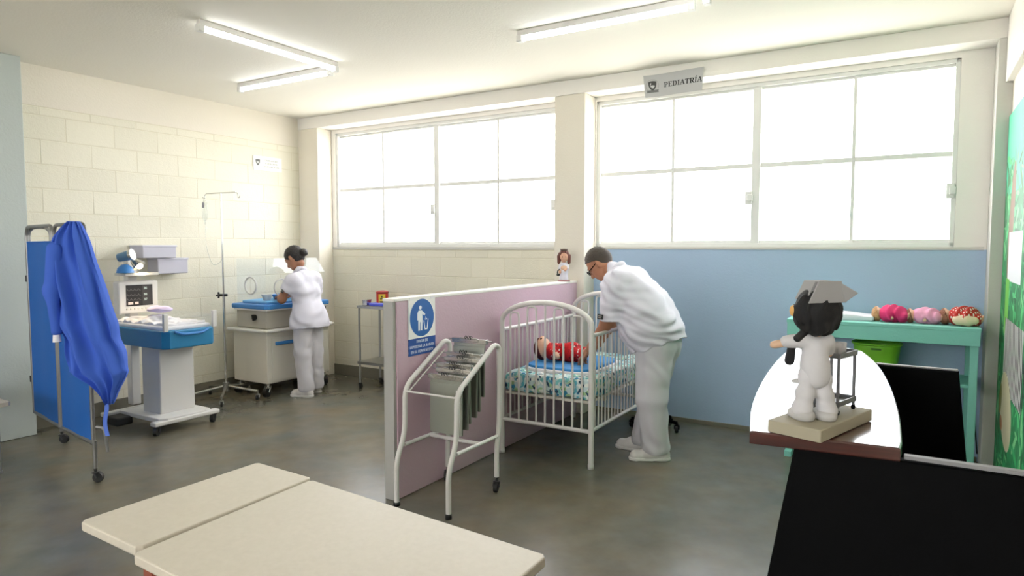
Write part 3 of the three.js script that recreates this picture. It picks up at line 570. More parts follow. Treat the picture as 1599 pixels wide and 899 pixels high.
function shelfDoll(label, x, turn, dressM, hairM, opts) {      // lies on the teal table
  const t = thing('baby_doll', label, 'doll', [x, 1.001, 0.36], 'dolls lying on the teal table'); delete t.userData.basePoint; t.rotation.y = turn; const sc = opts.s ?? 1.0; t.scale.set(sc * 0.5, sc * 0.8, sc * 0.86);
  part('body', sdfMesh(babyGeo(), [-0.25, -0.02, -0.15], [0.26, 0.15, 0.15], 0.007), mat('#dcab90', 0.55), t);
  part('dress', sdfMesh(rumple(uni(0.03, ell([0.02, 0.066, 0], [0.17, 0.075, 0.11]), cap([-0.075, 0.06, 0.05], [-0.02, 0.05, 0.1], 0.033, 0.027), cap([-0.075, 0.06, -0.05], [-0.03, 0.06, -0.1], 0.033, 0.027), ell([0.13, 0.055, 0], [0.1, 0.058, 0.115])), fold([46, 24, 60], 0.011, opts.q), fold([10, 60, 10], 0.002, 1)), [-0.2, -0.03, -0.18], [0.28, 0.19, 0.18], 0.007), dressM, t);
  part('hair', sdfMesh((a, y, z) => Math.max(ell([-0.165, 0.062, 0], [0.07, 0.066, 0.068])(a, y, z), a + 0.15 + 0.5 * (y - 0.06)) + 0.004 * noise.noise(a * 80, y * 80, z * 80), [-0.26, -0.02, -0.1], [-0.05, 0.16, 0.1], 0.006), hairM, t);
  if (opts.apron) part('apron', sdfMesh(rumple(ell([0.03, 0.045, 0.09], [0.14, 0.045, 0.045]), fold([50, 20, 10], 0.005, 3)), [-0.15, -0.02, 0.0], [0.22, 0.15, 0.17], 0.007), mat('#ead3b4', 0.8), t);
  if (opts.bow) part('bow', [ball(-0.03, 0.122, 0.0, 0.02, 0.012, 0.014, 10), ball(0.01, 0.122, 0.0, 0.02, 0.012, 0.014, 10), ball(-0.01, 0.124, 0, 0.009, 0.009, 0.009, 8)], M.sheet, t);
}
{
  const dots = canvasTex(256, 256, (g, w, h) => { g.fillStyle = '#c3241c'; g.fillRect(0, 0, w, h); g.fillStyle = '#f5efe8'; for (let i = 0; i < 4; i++) for (let j = 0; j < 4; j++) for (const d of [0, 0.5]) { g.beginPath(); g.arc((i + d) * 64 + 16, (j + d) * 64 + 16, 11, 0, 7); g.fill(); } }, 0.2);
  const blond = mat('#c99a6c', 0.7), brown = mat('#8d5b43', 0.7);
  shelfDoll('doll in a bright raspberry pink dress on the teal table, beside the white tray', 5.88, 0.06, mat('#dc2f70', 0.75), blond, { q: 1, bow: true });
  shelfDoll('doll in a pale pink dress lying between the raspberry and the red dotted dolls', 6.075, 0.02, mat('#e9a0c0', 0.8), brown, { q: 8, s: 0.94 });
  shelfDoll('doll in a red polka-dot dress with cream apron, nearest the right wall', 6.285, 0.05, mat('#ffffff', 0.75, { map: dots }), brown, { q: 14, s: 1.06, apron: true });
}
// ---------------------------------------------------------------- rolling stool base behind the man
{
  const t = thing('rolling_stool', 'black rolling stool base with five casters behind the bending person', 'stool', [4.19, 0, 0.34]);
  for (let k = 0; k < 5; k++) { const a = k / 5 * 6.283 + 0.15, x = 4.19 + 0.2 * Math.cos(a), z = 0.34 + 0.18 * Math.sin(a) * 0.9; part('leg', pipe([[4.19, 0.1, 0.34], [x, 0.075, z]], 0.014, 0.01, 8), M.black, t); caster(t, x, z, 0.028, 0.075, [Math.sin(a), Math.cos(a)], [M.black, M.rubber]); }
  part('column', [rod([4.19, 0.08, 0.34], [4.19, 0.42, 0.34], 0.022), rod([4.19, 0.07, 0.34], [4.19, 0.12, 0.34], 0.04)], M.black, t);
  part('seat', lathe([[0, 0.42], [0.1, 0.42], [0.115, 0.435], [0.115, 0.46], [0.1, 0.475], [0, 0.478]], 4.19, 0, 0.34), M.black, t);
}

// ---------------------------------------------------------------- folding screen and gown
{
  const p = [[0.399, 3.121], [0.237, 3.235], [0.914, 3.354], [1.527, 3.442]], t = thing('folding_screen', 'blue folding privacy screen on a grey tube frame with casters', 'screen', [0.9, 0, 3.3]);
  for (let k = 1; k < 4; k++) {
    const e = 0.018, [ax, az] = p[k - 1], [bx, bz] = p[k], L = Math.hypot(bx - ax, bz - az), ux = (bx - ax) / L, uz = (bz - az) / L, P = (s, y) => [ax + ux * s, y, az + uz * s];
    const yb = 0.25;
    const fr = part('panel_frame', [...pipe([P(e, yb), P(e, 1.665), P(L - e, 1.665), P(L - e, yb)], 0.0125, 0.07, 10), rod(P(e, yb), P(L - e, yb), 0.0125)].flat(), M.greytube, t);
    const n = 22, g = loft((v, a) => { const q = a / (2 * Math.PI) * 2, s = q <= 1 ? q : 2 - q, side = q <= 1 ? 1 : -1; const w = 0.003 * Math.sin(s * 9 + k) + side * 0.0015; const [x, y, z] = P(e + 0.012 + (L - 2 * e - 0.024) * s, yb + 0.006 + (1.545 - yb) * v); return V(x - uz * w, y, z + ux * w); }, 16, n * 2);
    part('fabric_panel', g, M.screenblue, fr);
    part('hem', [pipe([P(e + 0.012, 1.55), P(L - e - 0.012, 1.55)], 0.007, 0.01, 8)].flat(), M.screenblue, fr);
  }
  for (const [k, s] of [[0, 0.03], [3, -0.03]]) {
    const [x, z] = p[k]; part('leg', rod([x, 0.09, z], [x, 0.27, z], 0.0125), M.greytube, t); caster(t, x, z, 0.032, 0.1, [0.8, -0.5], [M.charcoal, M.rubber]);
  }
  part('bracket', pipe([[1.54, 0.36, 3.435], [1.585, 0.355, 3.41], [1.60, 0.2, 3.40]], 0.0095, 0.03, 8), M.greytube, t);
  for (const y of [1.25, 0.48]) part('hinge', box(0.225, 0.252, y, y + 0.05, 3.222, 3.25, 0.004), M.charcoal, t);
}
{ // surgical gown over the screen's right corner: rows of height, left and right reach along the screen, thickness
  const rows = [[1.675, -0.035, 0.03, 0.02], [1.64, -0.075, 0.052, 0.035], [1.58, -0.125, 0.08, 0.05], [1.5, -0.15, 0.10, 0.055], [1.4, -0.145, 0.13, 0.06], [1.3, -0.135, 0.155, 0.07], [1.17, -0.12, 0.20, 0.075], [1.04, -0.115, 0.235, 0.085], [0.95, -0.07, 0.245, 0.09], [0.88, -0.065, 0.27, 0.09], [0.8, -0.06, 0.285, 0.085], [0.73, -0.05, 0.295, 0.08], [0.67, 0.055, 0.265, 0.06], [0.6, 0.125, 0.225, 0.045], [0.535, 0.158, 0.20, 0.02]];
  const R = [0.855, -0.518], O = [1.505, 3.47];
  const at = (v) => { const q = v * (rows.length - 1), i = Math.min(rows.length - 2, Math.floor(q)), f = q - i; return rows[i].map((a, k) => a + (rows[i + 1][k] - a) * f); };
  const g = loft((v, a) => {
    const [y, l, r, d] = at(v), m = (l + r) / 2, h = (r - l) / 2, c = Math.cos(a), s = Math.sin(a);
    const fo = 0.022 * Math.sin(a * 7 + 3 * noise.noise(v * 3, 1, 2) + v * 2) * Math.min(1, v * 4) * Math.min(1, (1 - v) * 4) + 0.012 * Math.sin(a * 13 + v * 5), u = m + h * Math.sign(c) * Math.abs(c) ** 0.85 * (1 + 0.02 * Math.sin(v * 40)), w = d * s + fo * (0.3 + Math.abs(s)) + 0.05;
    return V(O[0] + R[0] * u + 0.518 * w, y + 0.012 * Math.sin(a * 5) * v, O[1] + R[1] * u + 0.855 * w);
  }, 60, 120);
  const t = single('surgical_gown', g, M.gown, 'blue surgical gown draped over the corner of the folding screen', 'gown', undefined, true);
  const b = t.position.clone(); t.userData.basePoint = b;
  const P = (u, y, w) => [O[0] + R[0] * u + 0.518 * w, y, O[1] + R[1] * u + 0.855 * w];
  part('sleeve', sdfMesh(rumple(uni(0.03, ...chain([P(-0.09, 1.5, 0.1), P(-0.10, 1.25, 0.13), P(-0.09, 1.0, 0.12)], [0.045, 0.04, 0.032])), fold([50, 12, 40], 0.006, 4)), [1.2, 0.92, 3.4], [1.75, 1.6, 3.75], 0.009), M.gown, t);
  part('cuff', rod(P(-0.09, 0.975, 0.12), P(-0.089, 0.93, 0.12), 0.02, 0.024), M.sheet, t);
  part('tie', loft((v, a) => { const u = 0.152 + 0.008 * Math.sin(v * 7) + 0.014 * Math.cos(a), w = 0.05 + 0.004 * Math.sin(a); return V(...P(u, 0.57 - 0.25 * v, w)); }, 14, 10), mat('#5b7ee0', 0.8), t);
  t.children.forEach((c) => delete c.userData.basePoint); delete t.userData.basePoint;
}
// ---------------------------------------------------------------- infant warmer
{
  const t = thing('infant_warmer', 'infant warmer with a blue bed, white column and vital signs monitor', 'infant warmer', [0.5, 0, 2.36]);
  part('column', box(0.43, 0.69, 0.12, 0.70, 2.19, 2.50, 0.012), M.plasticwhite, t);
  part('base_plate', extrudeXZ([[0.25, 2.14], [0.82, 2.14], [0.86, 2.2], [0.86, 2.54], [0.82, 2.6], [0.25, 2.6]], 0.09, 0.125, 0.006), M.plasticwhite, t);
  part('foot_bar', box(0.80, 0.875, 0.075, 0.11, 2.08, 2.66, 0.01), M.plasticwhite, t);
  part('foot_bar', box(0.13, 0.20, 0.075, 0.11, 2.06, 2.70, 0.01), M.greypaint, t);
  for (const [x, z] of [[0.84, 2.62], [0.84, 2.12], [0.165, 2.66], [0.165, 2.1]]) caster(t, x, z, 0.036, 0.09, [0.5, 0.8]);
  part('pedal_box', box(0.24, 0.42, 0.03, 0.1, 2.58, 2.72, 0.015), M.rubber, t);
  const bed = part('bed', extrudeXZ([[0.06, 2.1], [0.84, 2.1], [0.885, 2.14], [0.885, 2.52], [0.84, 2.565], [0.06, 2.565]], 0.685, 0.835, 0.012), M.trayblue, t);
  part('drawer_pull', pipe([[0.886, 0.825, 2.48], [0.905, 0.80, 2.42], [0.905, 0.80, 2.24], [0.886, 0.825, 2.18]], 0.011, 0.04, 8), M.trimblue, bed);
  part('cushion', box(0.09, 0.85, 0.83, 0.868, 2.13, 2.54, 0.016), M.sheet, t);
  for (const [a, b] of [[[0.875, 2.555], [0.875, 2.11]], [[0.875, 2.555], [0.1, 2.555]], [[0.875, 2.11], [0.1, 2.11]]]) {
    const g = Math.abs(a[0] - b[0]) < 0.01 ? new THREE.PlaneGeometry(0.44, 0.11).rotateY(Math.PI / 2) : new THREE.PlaneGeometry(0.77, 0.11);
    part('side_guard', g.translate((a[0] + b[0]) / 2, 0.89, (a[1] + b[1]) / 2), M.acrylic, t);
  }
  for (const z of [2.55, 2.115]) part('guard_post', box(0.862, 0.888, 0.83, 0.975, z - 0.02, z + 0.02, 0.006), M.plasticwhite, t);
  part('rear_post', box(-0.06, 0.02, 0.09, 1.46, 2.28, 2.36, 0.01), M.plasticwhite, t);
  const mon = part('monitor', box(0.0, 0.09, 0.925, 1.215, 2.13, 2.49, 0.018), M.plasticwhite, t);
  const scr = canvasTex(256, 200, (g, w, h) => {
    g.fillStyle = '#3a3838'; g.fillRect(0, 0, w, h); g.fillStyle = '#282627'; g.fillRect(0, 0, w * 0.6, h);
    g.font = 'bold 30px sans-serif'; g.fillStyle = '#b9c9c0'; g.fillText('36', 168, 44); g.fillText('98', 168, 104); g.fillText('37', 168, 152);
    g.fillStyle = '#c9b9ae'; g.fillRect(14, 162, 48, 24); g.fillRect(80, 162, 34, 24); g.strokeStyle = '#6b6866'; g.lineWidth = 3; for (const y of [50, 100, 142]) { g.beginPath(); g.moveTo(8, y); for (let x = 8; x < 145; x += 12) g.lineTo(x, y + (x % 36 === 8 ? -14 : 3)); g.stroke(); }
  });
  const sg = new THREE.BoxGeometry(0.006, 0.185, 0.235).translate(0.092, 1.085, 2.305); part('screen', sg, mat('#ffffff', 0.25, { map: scr, emissive: '#ffffff', emissiveMap: scr, emissiveIntensity: 0.25 }), mon, true);
  for (let k = 0; k < 7; k++) part('button', box(0.088, 0.097, 0.958, 0.974, 2.41 - k * 0.034, 2.426 - k * 0.034, 0.003), M.greypaint, mon);
  part('knob', rod([0.088, 0.966, 2.165], [0.108, 0.966, 2.165], 0.014), M.charcoal, mon);
  part('shelf', box(-0.02, 0.16, 1.26, 1.285, 2.16, 2.46, 0.006), M.enamelwarm, t);
  part('lamp_arm', [...pipe([[-0.02, 1.40, 2.33], [0.05, 1.42, 2.44], [0.12, 1.44, 2.45]], 0.011, 0.03, 8), ...pipe([[-0.02, 1.36, 2.33], [0.06, 1.35, 2.42], [0.13, 1.33, 2.44]], 0.011, 0.03, 8)], M.steel, t);
  const h1 = part('lamp_head', [rod([0.10, 1.42, 2.48], [0.19, 1.445, 2.425], 0.036, 0.045)], mat('#5f86a8', 0.4), t);
  part('reflector', rod([0.185, 1.4445, 2.428], [0.205, 1.45, 2.416], 0.048, 0.05), M.chrome, h1);
  const h2 = part('lamp_head', lathe([[0, 0.075], [0.03, 0.07], [0.06, 0.04], [0.07, 0.0], [0.066, 0.0], [0.055, 0.035], [0, 0.06]], 0.14, 1.29, 2.45), M.trimblue, t);
  const h3 = part('lamp_head', [rod([0.11, 1.40, 2.36], [0.16, 1.345, 2.335], 0.03, 0.055)], M.chrome, t);
  part('bulb', ball(0.158, 1.347, 2.336, 0.03, 0.028, 0.03, 14), mat('#ffffff', 0.3, { emissive: '#fff0d2', emissiveIntensity: 3 }), h3);
  const sp = new THREE.SpotLight('#ffe2b4', 0.55, 0, 1.0, 0.7); sp.position.set(0.175 - 0.5, 1.325, 2.328 - 2.36); sp.target.position.set(-0.2, 0.86, -0.1); sp.shadow.radius = 1.5; t.add(sp, sp.target);
  // crumpled bedding on the cushion
  const fb = (x, y, z) => { const h = 0.878 + 0.05 * Math.max(0, noise.noise(x * 6 + 3, 0.3, z * 6)) + 0.045 * Math.exp(-((x - 0.42) ** 2 / 0.02 + (z - 2.36) ** 2 / 0.02)) + 0.012 * noise.noise(x * 20, 1.7, z * 20) + 0.012 * Math.sin(x * 40 + z * 24 + 5 * noise.noise(x * 7, 2, z * 7)); const ed = Math.max(Math.abs(x - 0.47) - 0.35, Math.abs(z - 2.335) - 0.185) + 0.03 * noise.noise(x * 5, 4, z * 5); return Math.max(y - h, 0.866 - y, ed); };
  single('bedding', sdfMesh(fb, [0.06, 0.85, 2.11], [0.88, 1.02, 2.56], 0.01), M.sheet, 'crumpled white bedding on the bed of the infant warmer', 'bedding');
  single('folded_cloth', sdfMesh((x, y, z) => ell([0.42, 0.975, 2.32], [0.13, 0.03, 0.09])(x, y, z) + 0.012 * noise.noise(x * 14, y * 14, z * 14), [0.25, 0.92, 2.2], [0.6, 1.04, 2.45], 0.009), mat('#c9bfe0', 0.85), 'pale lavender cloth on top of the white bedding of the infant warmer', 'cloth');
}
for (const [x1, y0, y1, z0, z1, label] of [[0.02, 1.412, 1.527, 1.90, 2.22, 'pale grey box on the wall above the monitor, upper of two'], [-0.02, 1.262, 1.405, 1.76, 2.06, 'pale grey box on the wall below and right of the other one']]) {
  const t = thing('wall_box', label, 'box', [XL, y0, (z0 + z1) / 2]);
  part('body', box(XL + 0.004, x1, y0, y1, z0, z1, 0.008), mat('#c4c3d0', 0.5), t);
  part('lid', box(XL + 0.004, x1 + 0.006, y1 - 0.012, y1 + 0.004, z0 - 0.006, z1 + 0.006, 0.004), mat('#cfcedb', 0.5), t);
}
// ---------------------------------------------------------------- infusion stand and bag
{
  const t = thing('infusion_stand', 'thin chrome infusion stand with five casters and two hooks on top', 'infusion stand', [0.19, 0, 1.53]);
  const cx = 0.19, cz = 1.53;
  part('pole', [rod([cx, 0.1, cz], [cx, 1.05, cz], 0.0125), rod([cx, 1.03, cz], [cx, 2.04, cz], 0.008)], M.chrome, t);
  part('hub', [rod([cx, 0.085, cz], [cx, 0.17, cz], 0.032)], M.steel, t);
  part('hook_bar', [rod([cx - 0.2, 2.04, cz + 0.02], [cx + 0.2, 2.04, cz - 0.02], 0.006), ...[-1, 1].map((s) => pipe([[cx + s * 0.19, 2.04, cz - s * 0.02], [cx + s * 0.225, 2.03, cz - s * 0.022], [cx + s * 0.225, 1.985, cz - s * 0.022], [cx + s * 0.25, 1.985, cz - s * 0.022], [cx + s * 0.255, 2.005, cz - s * 0.022]], 0.004, 0.015, 8)).flat()], M.chrome, t);
  part('clamp_knob', [rod([cx - 0.03, 1.04, cz + 0.02], [cx + 0.03, 1.04, cz - 0.02], 0.013), ...[0, 1, 2].map((k) => { const a = k * 2.094; return rod([cx - 0.032, 1.04, cz + 0.03], [cx - 0.032 + 0.02 * Math.cos(a), 1.04 + 0.032 * Math.sin(a), cz + 0.04 + 0.028 * Math.cos(a)], 0.009); })], M.rubber, t);
  for (let k = 0; k < 5; k++) { const a = k / 5 * 6.283 + 0.75, x = cx + 0.32 * Math.cos(a), z = cz + 0.32 * Math.sin(a); part('leg', pipe([[cx, 0.14, cz], [cx + 0.07 * Math.cos(a), 0.125, cz + 0.07 * Math.sin(a)], [x, 0.085, z]], 0.0135, 0.04, 8), M.steel, t); caster(t, x, z, 0.026, 0.08, [Math.sin(a + 1), Math.cos(a)], [M.steel, M.rubber]); }
  const b = thing('infusion_bag', 'clear infusion bag hanging from the left hook of the stand', 'infusion bag', [-0.035, 1.72, 1.55]);
  const bx = -0.04, bz = 1.552, clear = new THREE.MeshPhysicalMaterial({ color: '#f4f7f6', transmission: 0.85, thickness: 0, roughness: 0.15 });
  part('pouch', loft((v, a) => { const y = 1.975 - 0.2 * v, w = 0.042 * Math.min(1, 0.35 + v * 5) * (v > 0.9 ? 1 - (v - 0.9) * 3 : 1), d = 0.017 * Math.sin(Math.PI * Math.min(1, v * 0.9 + 0.1)) + 0.002; return V(bx + w * Math.cos(a), y, bz + d * Math.sin(a)); }, 20, 24), clear, b);
  part('label_print', box(bx - 0.012, bx + 0.022, 1.90, 1.952, bz + 0.0185, bz + 0.0195), mat('#8f8f98', 0.6), b);
  part('drip_chamber', lathe([[0, 0], [0.008, 0.004], [0.009, 0.035], [0.006, 0.045], [0, 0.046]], bx, 1.735, bz), clear, b);
  part('line', pipe([[bx, 1.735, bz], [bx + 0.005, 1.5, bz], [bx + 0.06, 1.32, bz - 0.03], [bx + 0.18, 1.36, bz - 0.03], [bx + 0.222, 1.4, bz - 0.02]], 0.0022, 0.1, 6), clear, b);
}
// ---------------------------------------------------------------- incubator
{
  const t = thing('incubator', 'cream infant incubator cabinet with blue rimmed tray and clear hood', 'incubator', [0.235, 0, 0.87]), x0 = -0.03, x1 = 0.495, z0 = 0.45, z1 = 1.275;
  const cab = part('cabinet', box(x0, x1, 0.135, 0.665, z0, z1, 0.012), M.enamelwarm, t);
  part('door', box(x1 - 0.002, x1 + 0.008, 0.16, 0.60, 0.66, 1.22, 0.004), M.enamelwarm, cab);
  part('door_handle', box(x1 + 0.004, x1 + 0.026, 0.52, 0.556, 0.94, 1.18, 0.008), M.trimblue, cab);
  part('door', box(x1 - 0.002, x1 + 0.008, 0.16, 0.60, 0.47, 0.645, 0.004), M.enamelwarm, cab);
  part('lock', rod([x1 + 0.006, 0.50, 0.56], [x1 + 0.016, 0.50, 0.56], 0.009), M.charcoal, cab);
  part('bumper', pipe([[x0 - 0.02, 0.672, z0 - 0.05], [x1 + 0.04, 0.672, z0 - 0.05], [x1 + 0.04, 0.672, z1 + 0.045], [x0 - 0.02, 0.672, z1 + 0.045]], 0.017, 0.1, 10), M.plasticwhite, t);
  part('deck', box(x0 - 0.03, x1 + 0.04, 0.66, 0.685, z0 - 0.05, z1 + 0.045, 0.01), M.enamelwarm, t);
  const basin = part('basin', box(0.0, 0.47, 0.685, 0.885, 0.62, z1 - 0.02, 0.02), mat('#b5b0a4', 0.45), t);
  part('latch', [rod([0.3, 0.80, z1 - 0.022], [0.3, 0.80, z1 + 0.0], 0.03), rod([0.3, 0.77, z1], [0.3, 0.83, z1 + 0.012], 0.012)], M.charcoal, basin);
  for (const z of [0.47, 0.6]) part('post', box(0.44, 0.465, 0.685, 0.9, z - 0.012, z + 0.012, 0.003), M.charcoal, t);
  part('rim', extrudeXZ([[-0.02, 0.43], [0.48, 0.43], [0.51, 0.46], [0.51, 1.25], [0.48, 1.29], [-0.02, 1.29]], 0.885, 0.935, 0.012), M.trimblue, t);
  part('trim', box(0.0, 0.503, 0.872, 0.888, 0.46, 1.284, 0.004), M.plasticwhite, t);
  part('mattress', box(0.05, 0.44, 0.932, 0.965, 0.50, 1.22, 0.015), mat('#6fb0e2', 0.7), t);
  const a = [[0.465, 0.935], [0.465, 1.245], [0.34, 1.395], [0.02, 1.395], [0.02, 0.935]], hz0 = 0.47, hz1 = 1.25, pos = [];
  for (let k = 0; k < 4; k++) { if (k === 0) continue; const [p, q] = [a[k], a[k + 1]]; pos.push([p[0], p[1], hz1, q[0], q[1], hz1, q[0], q[1], hz0, p[0], p[1], hz1, q[0], q[1], hz0, p[0], p[1], hz0]); }
  const tri = (list) => { const g = new THREE.BufferGeometry(); g.setAttribute('position', new THREE.Float32BufferAttribute(list.flat(), 3)); g.computeVertexNormals(); return g; };
  part('hood', tri(pos), M.acrylic, t);
  const sh = new THREE.Shape(a.map(([x, y]) => new THREE.Vector2(x, y))), hole = new THREE.Path(); hole.absarc(0.24, 1.12, 0.085, 0, 7, true); sh.holes.push(hole);
  for (const z of [hz1, hz0]) part('hood_end', new THREE.ShapeGeometry(sh, 24).translate(0, 0, z), M.acrylic, t);
  part('port_ring', new THREE.TorusGeometry(0.086, 0.009, 8, 32).translate(0.24, 1.12, hz1 + 0.004), M.plasticwhite, t);
  for (const z of [1.06, 0.66]) part('port_ring', new THREE.TorusGeometry(0.086, 0.008, 8, 32).rotateY(Math.PI / 2).translate(0.468, 1.10, z), M.plasticwhite, t);
  for (const [x, z, d] of [[0.45, 1.235, [0.3, 1]], [0.02, 1.235, [0.2, 1]], [0.45, 0.49, [0.9, 0.4]], [0.02, 0.49, [0.3, 1]]]) { const c = caster(t, x, z, 0.05, 0.14, d, [M.chrome, M.rubber]); }
  const bowl = (x, z, s) => lathe([[0, 0.004], [0.03 * s, 0.004], [0.05 * s, 0.06 * s], [0.055 * s, 0.062 * s], [0.035 * s, 0], [0, 0]], x, 0.966, z);
  single('white_cup', bowl(0.33, 1.13, 1), M.plasticwhite, 'small white cup inside the incubator near its left end', 'cup');
  single('blue_basin', lathe([[0, 0.004], [0.06, 0.004], [0.085, 0.05], [0.092, 0.05], [0.066, 0], [0, 0]], 0.3, 0.966, 0.93), M.trimblue, 'blue round basin inside the incubator in front of the person with the bun', 'basin');
}
// ---------------------------------------------------------------- steel side table and what stands on it
{
  const x0 = 0.95, x1 = 1.42, z0 = 0.13, z1 = 0.445, t = thing('steel_table', 'narrow stainless steel instrument table on casters below the left windows', 'side table', [1.18, 0, 0.29]);
  for (const x of [x0, x1]) for (const z of [z0, z1]) { part('leg', rod([x, 0.06, z], [x, 0.885, z], 0.0125), M.steel, t); caster(t, x, z, 0.026, 0.07, [1, 0.3], [M.charcoal, M.rubber]); }
  for (const [n, y] of [['top', 0.885], ['shelf', 0.285]]) part(n, [box(x0 - 0.018, x1 + 0.018, y, y + 0.006, z0 - 0.018, z1 + 0.018, 0.002), ...[[x0 - 0.018, x1 + 0.018, z1 + 0.014, z1 + 0.018], [x0 - 0.018, x1 + 0.018, z0 - 0.018, z0 - 0.014]].map(([a, b, c, d]) => box(a, b, y - 0.022, y + 0.006, c, d)), ...[x0, x1].map((x) => box(x - 0.018, x + 0.018, y - 0.022, y + 0.003, z0 - 0.016, z1 + 0.016, 0.002))], M.steel, t);
  const s = thing('sharps_container', 'red sharps container with a yellow label on the steel table', 'container', [1.12, 0.892, 0.27]);
  part('body', lathe([[0, 0], [0.058, 0], [0.062, 0.01], [0.066, 0.125], [0.062, 0.132], [0, 0.132]], 1.12, 0.892, 0.27), M.redplastic, s);
  part('lid', lathe([[0, 0.128], [0.069, 0.128], [0.069, 0.142], [0.05, 0.152], [0.03, 0.152], [0.028, 0.148], [0, 0.148]], 1.12, 0.892, 0.27), mat('#9c1f17', 0.35), s);
  const lt = canvasTex(128, 128, (g) => { g.fillStyle = '#e5c83a'; g.fillRect(0, 0, 128, 128); g.fillStyle = '#1c1a10'; g.beginPath(); g.arc(64, 52, 15, 0, 7); g.fill(); for (const a of [0.5, 2.6, 4.7]) { g.beginPath(); g.arc(64 + 20 * Math.cos(a), 52 + 20 * Math.sin(a), 13, 0, 7); g.fill(); } g.fillStyle = '#e5c83a'; g.beginPath(); g.arc(64, 52, 7, 0, 7); g.fill(); g.fillStyle = '#1c1a10'; g.fillRect(20, 96, 88, 8); g.fillRect(30, 110, 68, 6); });
  part('warning_label', new THREE.CylinderGeometry(0.0672, 0.0652, 0.1, 16, 1, true, 0.1, 1.15).translate(1.12, 0.892 + 0.068, 0.27), mat('#ffffff', 0.5, { map: lt }), s, true);
  single('steel_box', [box(0.985, 1.045, 0.892, 0.95, 0.36, 0.43, 0.004), box(0.982, 1.048, 0.938, 0.954, 0.357, 0.433, 0.004)], M.chrome, 'small square steel box at the left corner of the steel table', 'box');
  const tray = (x, z) => extrudeXZ([[x - 0.16, z - 0.09], [x + 0.16, z - 0.09], [x + 0.19, z - 0.06], [x + 0.19, z + 0.06], [x + 0.16, z + 0.09], [x - 0.16, z + 0.09], [x - 0.19, z + 0.06], [x - 0.19, z - 0.06]], 0.892, 0.918, 0.006);
  single('instrument_tray', tray(1.235, 0.335), M.violetblue, 'violet blue instrument tray on the steel table', 'tray');
  single('blue_carton', box(1.34, 1.42, 0.919, 0.985, 0.30, 0.4, 0.005), mat('#4a6fd0', 0.5), 'small blue carton at the right end of the violet tray', 'carton');
  single('kidney_dish', lathe([[0, 0.004], [0.07, 0.006], [0.085, 0.055], [0.09, 0.055], [0.075, 0], [0, 0]], 0, 0, 0).rotateX(1.25).translate(1.375, 0.38, 0.36), M.violetblue, 'violet blue round dish standing on edge on the lower shelf of the steel table', 'dish');
}
